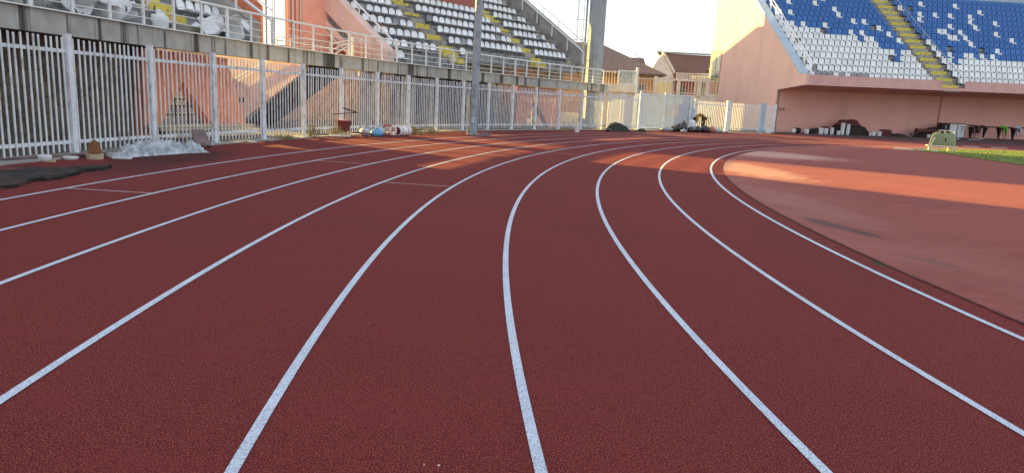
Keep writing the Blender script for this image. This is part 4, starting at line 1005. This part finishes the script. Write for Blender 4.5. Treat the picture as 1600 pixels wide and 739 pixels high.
tag(MB().lathe((5.35, 41.2, 0), [(.1, 0), (.22, .08), (.1, .2)], 8, jit=.2).build('black_lump', 'blackbag', org=(5.35, 41.2, 0)), 'small black lump at the last post of the curved fence', 'lump')
# heap at the clad gate
bx = [(10.6, 47.6, .33, .42), (11.0, 47.9, .38, .62), (11.35, 47.6, .3, .5), (11.5, 48.6, .34, .8), (12.0, 48.4, .34, .42), (12.5, 48.7, .36, .5), (13.15, 49.0, .4, .55)]
for i, (x, y, r, h) in enumerate(bx):
    r *= .8; h *= .85
    bag('refuse_bag', ['black refuse bag at the left of the gate heap', 'black refuse bag, second from left in the gate heap', 'dull black bag in front of the tall bags in the gate heap', 'tall black bag below the bending person\'s arms', 'black bag left of the stool in the gate heap', 'black bag under the bending person', 'black bag behind the shoe of the bending person'][i], (x, y), r, h, 'blackbag')
bag('sack', 'white sack lying at the left end of the gate heap', (10.05, 47.2), .45, .32, 'plastic', sy=.7, cat='sack')
bag('sack', 'small white sack in front of the gate heap', (11.2, 47.2), .25, .2, 'plastic', cat='sack')
bag('sack', 'dull red sack near the right end of the gate heap', (13.75, 49.6), .3, .42, 'redplaster', cat='sack')
bag('sack', 'white sack at the right end of the gate heap', (14.4, 50.3), .35, .28, 'plastic', sy=.7, cat='sack')
bag('sack', 'flat white sack apart to the right of the gate heap', (15.1, 51.0), .28, .16, 'plastic', cat='sack')
t = thing('plastic_stool', 'upturned white plastic tub stool standing beside the bending person', 'stool', (12.25, 49.3, 0))
mb = MB(); mb.lathe((12.25, 49.3, .25), [(.27, 0), (.25, .35), (.2, .5), (.1, .58)], 12); mb.build('shell', 'bucket', t)
for k in range(4):
    a = pi/4+k*pi/2; mb = MB(); mb.tube((12.25+.22*cos(a), 49.3+.22*sin(a), 0), (12.25+.2*cos(a), 49.3+.2*sin(a), .27), .03); mb.build('leg', 'bucket', t)
tag(MB().box(19.9, 20.35, 56.1, 56.4, 0, .3).build('white_box', 'bucket', org=(20.1, 56.2, 0), bevel=.02), 'white box on the ground where the low fence meets the pink wall', 'box')

# ------------------------------------------------------------------ people
def skinned(name, verts, edges, m, parent, sub=2, root=0):
    me = bpy.data.meshes.new(name); me.from_pydata([v[:3] for v in verts], edges, [])
    o = bpy.data.objects.new(name, me); COL.objects.link(o)
    md = o.modifiers.new('skin', 'SKIN'); md.use_smooth_shade = True
    for i, v in enumerate(verts):
        sv = me.skin_vertices[0].data[i]; sv.radius = (v[3], v[4] if len(v) > 4 else v[3]); sv.use_root = (i == root)
    sm = o.modifiers.new('sub', 'SUBSURF'); sm.levels = sub; sm.render_levels = sub
    me.materials.append(M[m]); o.parent = parent
    dg = bpy.context.evaluated_depsgraph_get(); ev = o.evaluated_get(dg); nm = bpy.data.meshes.new_from_object(ev)
    o.modifiers.clear(); o.data = nm
    if not nm.materials: nm.materials.append(M[m])
    for p in nm.polygons: p.use_smooth = True
    return o
def person(label, loc, rotz, top, trousers, shoe='bucket', sc=1.0, spread=.14, bend=0.0, drop=0.0, group=None):
    t = lthing('person', label, 'person', loc, rotz, group); t.scale = (sc, sc, sc)
    hx, hz = -.06, .93                                  # hips; body bends towards +x
    sx, sz = .42, .98+bend-drop                         # shoulders
    V = [(hx, 0, hz, .13, .10), (.10, 0, hz+.08+bend*.4, .125, .10), (.28, 0, hz+.1+bend*.7-drop*.3, .14, .11), (sx, 0, sz, .13, .10), (sx+.10, 0, sz-.07, .055), (sx+.17, 0, sz-.16, .09), (sx+.19, 0, sz-.28, .085), (sx+.17, 0, sz-.35, .05)]
    E = [(0, 1), (1, 2), (2, 3), (3, 4), (4, 5), (5, 6), (6, 7)]
    J = [V[0], V[1], V[2], V[3]]; JE = [(0, 1), (1, 2), (2, 3)]
    T = [V[0]]; TE = []
    shoes = []
    for sgn in (-1, 1):
        b = len(V); fx = .02+(.10 if sgn > 0 else -.1)*(spread > .1)
        leg = [(hx, sgn*.10, hz-.08, .095), (hx+.04+fx*.3, sgn*.11, .50, .062), (fx-.02, sgn*.12, .10, .042), (fx+.02, sgn*.12, .045, .04), (fx+.15, sgn*.13, .035, .035)]
        V += leg; E += [(0, b), (b, b+1), (b+1, b+2), (b+2, b+3), (b+3, b+4)]
        tb_ = len(T); T += [(l[0], l[1], l[2], l[3]*1.22) for l in leg[:3]]; TE += [(0, tb_), (tb_, tb_+1), (tb_+1, tb_+2)]
        shoes.append((fx, sgn*.12))
        b = len(V); arm = [(sx, sgn*.17, sz-.01, .055), (sx+.05, sgn*.21, sz-.28, .043), (sx+.10, sgn*.18, sz-.53, .028), (sx+.11, sgn*.17, sz-.61, .03, .02)]
        V += arm; E += [(3, b), (b, b+1), (b+1, b+2), (b+2, b+3)]
        for q in range(4):
            V.append((sx+.12+.008*q, sgn*.17+(q-1.5)*.02, sz-.70-.012*(q in (1, 2)), .008)); E.append((b+3, len(V)-1))
        V.append((sx+.17, sgn*.15, sz-.64, .009)); E.append((b+3, len(V)-1))
        jb = len(J); J += [(a[0], a[1], a[2], a[3]*1.3) for a in arm[:3]]; JE += [(3, jb), (jb, jb+1), (jb+1, jb+2)]
    J = [(v[0], v[1], v[2], v[3]*1.14, (v[4] if len(v) > 4 else v[3])*1.16) for v in J]
    skinned('body', V, E, 'skin', t)
    skinned('jacket', J, JE, top, t); T[0] = (hx, 0, hz, .15, .12); skinned('trousers', T, TE, trousers, t)
    mb = MB(); blob(mb, (sx+.15, 0, sz-.17), .105, .105, .11, 12, 8, .03, flat=False); mb.build('hair', 'hair', t, smooth=True)
    for x, y in shoes:
        mb = MB(); blob(mb, (x+.07, y, .045), .15, .055, .06, 10, 6, .02); mb.build('shoe', shoe, t, smooth=True)
    return t
person('person in an ochre jacket and brown trousers bending over the heap of bags', (13.2, 50.0, 0), radians(178), 'ochre', 'browncloth', 'darkcloth', 1.12, .14, .1, .12)
def on_apron(s, d): p = FR(s, d, .013); return p
person('person in dark clothes bending forward right beside the white cabinet', on_apron(17.35, 2.6), FA+radians(10), 'darkcloth', 'darkcloth', 'darkcloth', 1.08, .14)
person('person in dark clothes and pale shoes bending between the cabinet and the green top', on_apron(18.55, 2.5), FA+radians(170), 'darkcloth', 'darkcloth', 'bucket', 1.08, .14)
person('person in a bright green top and dark trousers bending forward', on_apron(19.95, 2.4), FA, 'green', 'darkcloth', 'darkcloth', 1.1, .14)
person('person in a pale blue top and dark trousers bending forward at the right edge', on_apron(21.35, 2.4), FA+radians(4), 'lightblue', 'darkcloth', 'darkcloth', 1.1, .14)
o = MB(); o.path([on_apron(17.2, 2.9)[:2]+(1.45,), on_apron(19.0, 2.9)[:2]+(1.38,), on_apron(20.9, 2.8)[:2]+(1.40,), on_apron(23.5, 2.8)[:2]+(1.46,)], .05, 8)
for s in (18.0, 21.0, 23.4):
    for e in (-.12, .12): q = on_apron(s+e, 2.9); o.tube((q[0], q[1], q[2]), on_apron(s, 2.9)[:2]+(1.4,), .02, n=5)
o = o.build('barrier_rail', 'darkcloth', org=on_apron(20, 2.9)); tag(o, 'dark waist high barrier rail running behind the bending people', 'barrier')

# ------------------------------------------------------------------ things under the far stand
def bk_(s, z, r, h, label, d=2.4, group=None): 
    c = FR(s, d, .013); return bucket((c[0], c[1], c[2]+z), r, h, label, group=group)
t = thing('plastic_drum', 'black drum lying on its side with a white lid left of the buckets', 'drum', FR(1.3, 2.4, 0))
a, b = Vector(FR(.55, 2.3, .25)), Vector(FR(1.15, 2.6, .25)); d = (b-a).normalized()
mb = MB(); mb.tube(a, b, .23, n=16); mb.build('drum', 'blackmat', t); mb = MB(); mb.tube(a-d*.03, a-d*.004, .2, n=16); mb.build('lid', 'bucket', t)
bk_(1.75, 0, .2, .38, 'single white bucket right of the lying drum')
tag((lambda c: MB().box(c[0]-.4, c[0]+.45, c[1]-.2, c[1]+.2, c[2], c[2]+.42).build('dark_crate', 'blackmat', org=c, bevel=.03))(FR(2.5, 2.7, .013)), 'dark crate between the single bucket and the bucket pair', 'crate')
bk_(3.05, 0, .2, .5, 'wide white bucket, left one of the pair right of the dark crate'); bk_(3.5, 0, .2, .48, 'wide white bucket, right one of the pair right of the dark crate')
bk_(4.05, 0, .17, .34, 'lower white bucket of the short stack before the taller stacks'); bk_(4.05, .36, .15, .18, 'small white tub on top of the short stack')
bk_(4.55, 0, .16, .3, 'low white bucket left of the two tall stacks', d=2.2)
for q in range(3):
    bk_(4.95, .33*q, .17, .31, ['bottom', 'middle', 'top'][q]+' white bucket of the left tall stack before the black heap', d=2.3)
    if q < 3: bk_(5.45, .3*q, .16, .28, ['bottom', 'middle', 'top'][q]+' white bucket of the right tall stack before the black heap', d=2.3)
heap('rubber_heap', 'big black heap of rubber rolls behind the white bucket stacks', 'rubber heap', FR(6.2, 3.2, .01), 3.9, 1.5, 1.15, 8, 'blackmat', 21, .35, peaks=4, nx=40)
heap('torn_underlay', 'dark red torn underlay lying across the top of the big black heap', 'underlay', FR(6.0, 3.2, .75), 2.7, .9, .55, 14, 'redmat', 24, .4, peaks=2)
heap('rubber_heap', 'reddish brown slope of scraps left of the big black heap', 'rubber heap', FR(3.8, 3.6, .01), 2.4, .8, .7, 20, 'redmat', 26, .5, peaks=2)
bk_(7.35, 0, .1, .2, 'small pale pink cup right of the big heap', d=2.0)
bk_(7.7, 0, .2, .36, 'left of two white buckets right of the big black heap', d=2.1); bk_(8.25, 0, .2, .36, 'right of two white buckets right of the big black heap', d=2.1)
t = thing('crate', 'dark red crate right of the two white buckets', 'crate', FR(9.0, 2.5, .01))
mb = MB(); mb.prism([FR(s, 2.3, z) for s, z in ((8.6, .01), (9.55, .01), (9.6, .45), (9.35, .58), (8.75, .55))], Vector(FR(0, .5, 0))-Vector(FR(0, 0, 0))); mb.build('body', 'redmat', t)
mb = MB(); mb.box(8.9, 9.4, 2.26, 2.295, .25, .33, FR); mb.build('handle', 'blackmat', t)
heap('rubber_heap', 'low dark scraps between the red crate and the hose loops', 'rubber heap', FR(10.4, 2.6, .01), 1.9, .7, .22, 8, 'blackmat', 31, .8, peaks=4)
mb = MB(); c = FR(11.6, 2.7, .3)
for k in range(16):
    a0, a1 = 2*pi*k/16, 2*pi*(k+1)/16; mb.tube((c[0]+.3*cos(a0), c[1], c[2]+.26*sin(a0)), (c[0]+.3*cos(a1), c[1], c[2]+.26*sin(a1)), .035, n=5)
tag(mb.build('cable_coil', 'galv', org=(c[0], c[1], 0)), 'grey hose coil leaning at the left end of the long rubber heap', 'coil')
heap('rubber_heap', 'long black heap of rubber rolls left of the white cabinet', 'rubber heap', FR(14.2, 3.2, .01), 4.6, 1.3, .85, 8, 'blackmat', 33, .4, peaks=5, nx=44)
o = MB().prism([FR(s, 2.5, z) for s, z in ((11.9, .2), (12.05, .75), (14.6, .68), (14.6, .55), (12.3, .45))], Vector(FR(0, .25, 0))-Vector(FR(0, 0, 0))).build('underlay_board', 'redmat', org=FR(13, 2.5, 0)); tag(o, 'reddish brown board propped on the left part of the long rubber heap', 'board')
bk_(12.85, 0, .14, .24, 'small blue white tub in front of the long rubber heap', d=2.0)
# white slabs lying along the apron edge
for i, (s, d) in enumerate(((12.3, .9), (13.9, .8), (15.6, .6))):
    o = MB().box(s, s+1.0, d, d+.14, .018, .05, FR).build('white_strip', 'bucket', org=FR(s, d, 0)); tag(o, ['left', 'middle', 'right'][i]+' one of three thin white strips lying before the rubber heap', 'strip')
for i, (x, y) in enumerate(((28.5, 47.8), (30.8, 48.2), (33.0, 48.6))):
    o = MB().box(x, x+1.1, y, y+.12, .006, .03).build('white_strip', 'bucket', org=(x, y, 0)); tag(o, ['left', 'middle', 'right'][i]+' one of three white strips on the track right behind the tank', 'strip')
# cabinet
t = thing('cabinet', 'dark metal cabinet with two white doors standing under the far stand', 'cabinet', FR(16, 3, .01))
mb = MB(); mb.box(14.75, 17.0, 2.9, 3.5, .013, 1.3, FR); mb.build('carcass', 'cabinet_frame', t)
mb = MB(); mb.box(14.85, 15.4, 2.86, 2.895, .45, 1.22, FR); mb.build('dark_panel', 'blackmat', t)
for a, b in ((15.47, 16.17), (16.25, 16.93)):
    mb = MB(); mb.box(a, b, 2.86, 2.897, .08, 1.23, FR); dr = mb.build('door', 'cabinet_door', t)
    if a > 16:
        mb = MB(); fz_ = 2.852
        mb.box(16.42, 16.78, fz_, 2.857, 1.0, 1.05, FR); mb.box(16.70, 16.78, fz_, 2.857, .88, 1.0, FR)
        mb.prism([FR(s, fz_, z) for s, z in ((16.52, .8), (16.7, .86), (16.72, .76), (16.66, .7), (16.62, .78), (16.5, .74))], (0, .004, 0)); mb.box(16.56, 16.63, fz_, 2.857, .52, .6, FR)
        mb.build('black_mark', 'joint', dr)
mb = MB(); mb.box(15.02, 15.12, 2.845, 2.858, .8, 1.1, FR); mb.build('handle', 'galv', t)

# ------------------------------------------------------------------ olive tank on a cream frame
t = thing('tank', 'rounded olive green tank on a cream metal frame at the corner of the grass', 'tank', (22.55, 37.0, 0))
fr = frame(22.5, 37.0, -3, 1)
mb = MB(); rows = []; N = 24
prof = [(.62, .32, .30), (.63, .34, .36), (.60, .33, .55), (.57, .31, .75), (.53, .29, .90), (.47, .26, .98), (.36, .2, 1.02)]
vs = []
for (rx, ry, z) in prof:
    for i in range(N):
        a = 2*pi*i/N; ca, sa = cos(a), sin(a); k = (abs(ca)**3.2+abs(sa)**3.2)**(-1/3.2)
        vs.append(fr(rx*ca*k+(.03 if z > .9 else 0), ry*sa*k, z))
fs = [(j*N+i, j*N+(i+1) % N, (j+1)*N+(i+1) % N, (j+1)*N+i) for j in range(len(prof)-1) for i in range(N)]+[tuple(range(N))[::-1], tuple((len(prof)-1)*N+i for i in range(N))]
mb.add(vs, fs); mb.build('tank_body', 'tank', t, smooth=True)
mb = MB(); mb.path([fr(-.35, -.15, 1.0), fr(-.33, -.15, 1.12), fr(.42, -.15, 1.12), fr(.44, -.15, 1.0)], .022); mb.path([fr(-.05, -.15, 1.12), fr(-.05, -.15, 1.0)], .02); mb.path([fr(.2, -.15, 1.12), fr(.2, -.15, 1.0)], .02); mb.build('top_handle', 'tankframe', t)
for s in (-.2, .12):
    mb = MB(); mb.tube(fr(s, -.2, .98), fr(s, -.2, 1.06), .07, .05, n=10); mb.build('filler_cap', 'joint', t)
mb = MB(); mb.box(-.06, -.02, -.348, -.31, .55, .72, fr); mb.build('latch', 'joint', t)
mb = MB(); mb.path([fr(-.64, -.34, .3), fr(.64, -.34, .3), fr(.64, .34, .3), fr(-.64, .34, .3), fr(-.64, -.34, .3)], .035); mb.build('base_frame', 'tankframe', t)
for sx_, sy_ in ((-.5, -.3), (-.25, -.3), (.35, -.3), (.55, -.3), (-.5, .3), (.5, .3)):
    mb = MB(); mb.tube(fr(sx_, sy_, .03), fr(sx_, sy_, .3), .035); mb.build('leg', 'tankframe', t)
mb = MB(); mb.path([fr(-.60, -.36, .72), fr(-.74, -.36, .5), fr(-.78, -.36, .25), fr(-.68, -.36, .06), fr(-.35, -.38, .03)], .035, 8); mb.build('hose', 'tankframe', t)
o = MB().path([(21.85, 36.9, .04), (21.3, 36.95, .04), (20.6, 37.1, .04), (20.1, 37.2, .04)], .045, 8).path([(21.8, 37.3, .05), (20.9, 37.35, .05)], .05, 8, 1).build('loose_hose', ['tankframe', 'joint'], org=(21, 37, 0)); tag(o, 'cream hose lying on the ground left of the olive tank', 'hose')

# small leaves and flecks on the track
spots = [(1.63, 12.3), (-.9, 4.3), (-.31, 2.58), (-.25, 2.58), (-2.9, 5.6), (1.0, 7.4)]
for i, (x, y) in enumerate(spots):
    a = random.uniform(0, 6); mb = MB(); l, w = .007, .0025
    mb.add([(x-l*cos(a), y-l*sin(a), .004), (x+w*sin(a), y-w*cos(a), .010), (x+l*cos(a), y+l*sin(a), .005), (x-w*sin(a), y+w*cos(a), .004)], [(0, 1, 2, 3)])
    tag(mb.build('dry_leaf', 'pinkrail', org=(x, y, 0)), 'tiny pale dry leaf lying on the red track', 'leaf', 'tiny leaves on the track')

# ------------------------------------------------------------------ light, sky, camera
SUN_AZ, SUN_EL = radians(148), radians(14.2)
sd = Vector((cos(SUN_AZ)*cos(SUN_EL), sin(SUN_AZ)*cos(SUN_EL), sin(SUN_EL)))
L = bpy.data.lights.new('sun', 'SUN'); L.energy = 23.0; L.angle = radians(.55); L.color = (1, .70, .17)
so = bpy.data.objects.new('sun', L); COL.objects.link(so); so.rotation_euler = sd.to_track_quat('Z', 'Y').to_euler(); so.location = (0, 0, 40)
w = bpy.data.worlds.new('World'); scene.world = w; w.use_nodes = True
nt = w.node_tree; bg = nt.nodes['Background']
sky = nt.nodes.new('ShaderNodeTexSky'); sky.sky_type = 'NISHITA'; sky.sun_disc = False; sky.sun_elevation = SUN_EL
sky.sun_rotation = atan2(sd.x, sd.y); sky.dust_density = 2.5; sky.air_density = 1.0; sky.ozone_density = 1.5
tc = _n(nt, 'ShaderNodeTexCoord'); sx = _n(nt, 'ShaderNodeSeparateXYZ'); nt.links.new(tc.outputs['Generated'], sx.inputs[0])
el = _n(nt, 'ShaderNodeMapRange', interpolation_type='SMOOTHSTEP'); el.inputs[1].default_value = .16; el.inputs[2].default_value = .55; el.inputs[3].default_value = 1; el.inputs[4].default_value = .6
nt.links.new(sx.outputs[2], el.inputs[0])
dr = _n(nt, 'ShaderNodeVectorMath', operation='DOT_PRODUCT'); dr.inputs[1].default_value = (-.35, .94, 0); nt.links.new(tc.outputs['Generated'], dr.inputs[0])
dm = _n(nt, 'ShaderNodeMapRange', interpolation_type='SMOOTHSTEP'); dm.inputs[1].default_value = -.3; dm.inputs[2].default_value = .8; dm.inputs[3].default_value = 1.45; dm.inputs[4].default_value = 1
nt.links.new(dr.outputs['Value'], dm.inputs[0])
hz = _n(nt, 'ShaderNodeMath', operation='MULTIPLY'); nt.links.new(el.outputs[0], hz.inputs[0]); nt.links.new(dm.outputs[0], hz.inputs[1])
_lo = _n(nt, 'ShaderNodeMapRange', interpolation_type='SMOOTHSTEP'); _lo.inputs[1].default_value = 0; _lo.inputs[2].default_value = .13; nt.links.new(sx.outputs[2], _lo.inputs[0])
_hc = mixc(nt, _lo.outputs[0], (5.0, 5.5, 5.8), (5.9, 6.0, 6.1))
hc = mixc(nt, hz.outputs[0], (0, 0, 0), _hc)              # bright milky haze over the low sky
nt.links.new(mixc(nt, 1.0, sky.outputs[0], hc, 'ADD'), bg.inputs[0]); bg.inputs[1].default_value = .15
cam = bpy.data.cameras.new('camera'); cam.sensor_width = 36; cam.lens = FOC*18; cam.clip_end = 3000; cam.clip_start = .05
co = bpy.data.objects.new('camera', cam); COL.objects.link(co)
co.matrix_world = Matrix.Translation((0, 0, CAM_H)) @ Matrix.Rotation(pi/2-PITCH, 4, 'X') @ Matrix.Rotation(ROLL, 4, 'Z')
scene.camera = co
scene.view_settings.view_transform = 'Standard'; scene.view_settings.look = 'None'; scene.view_settings.exposure = 0
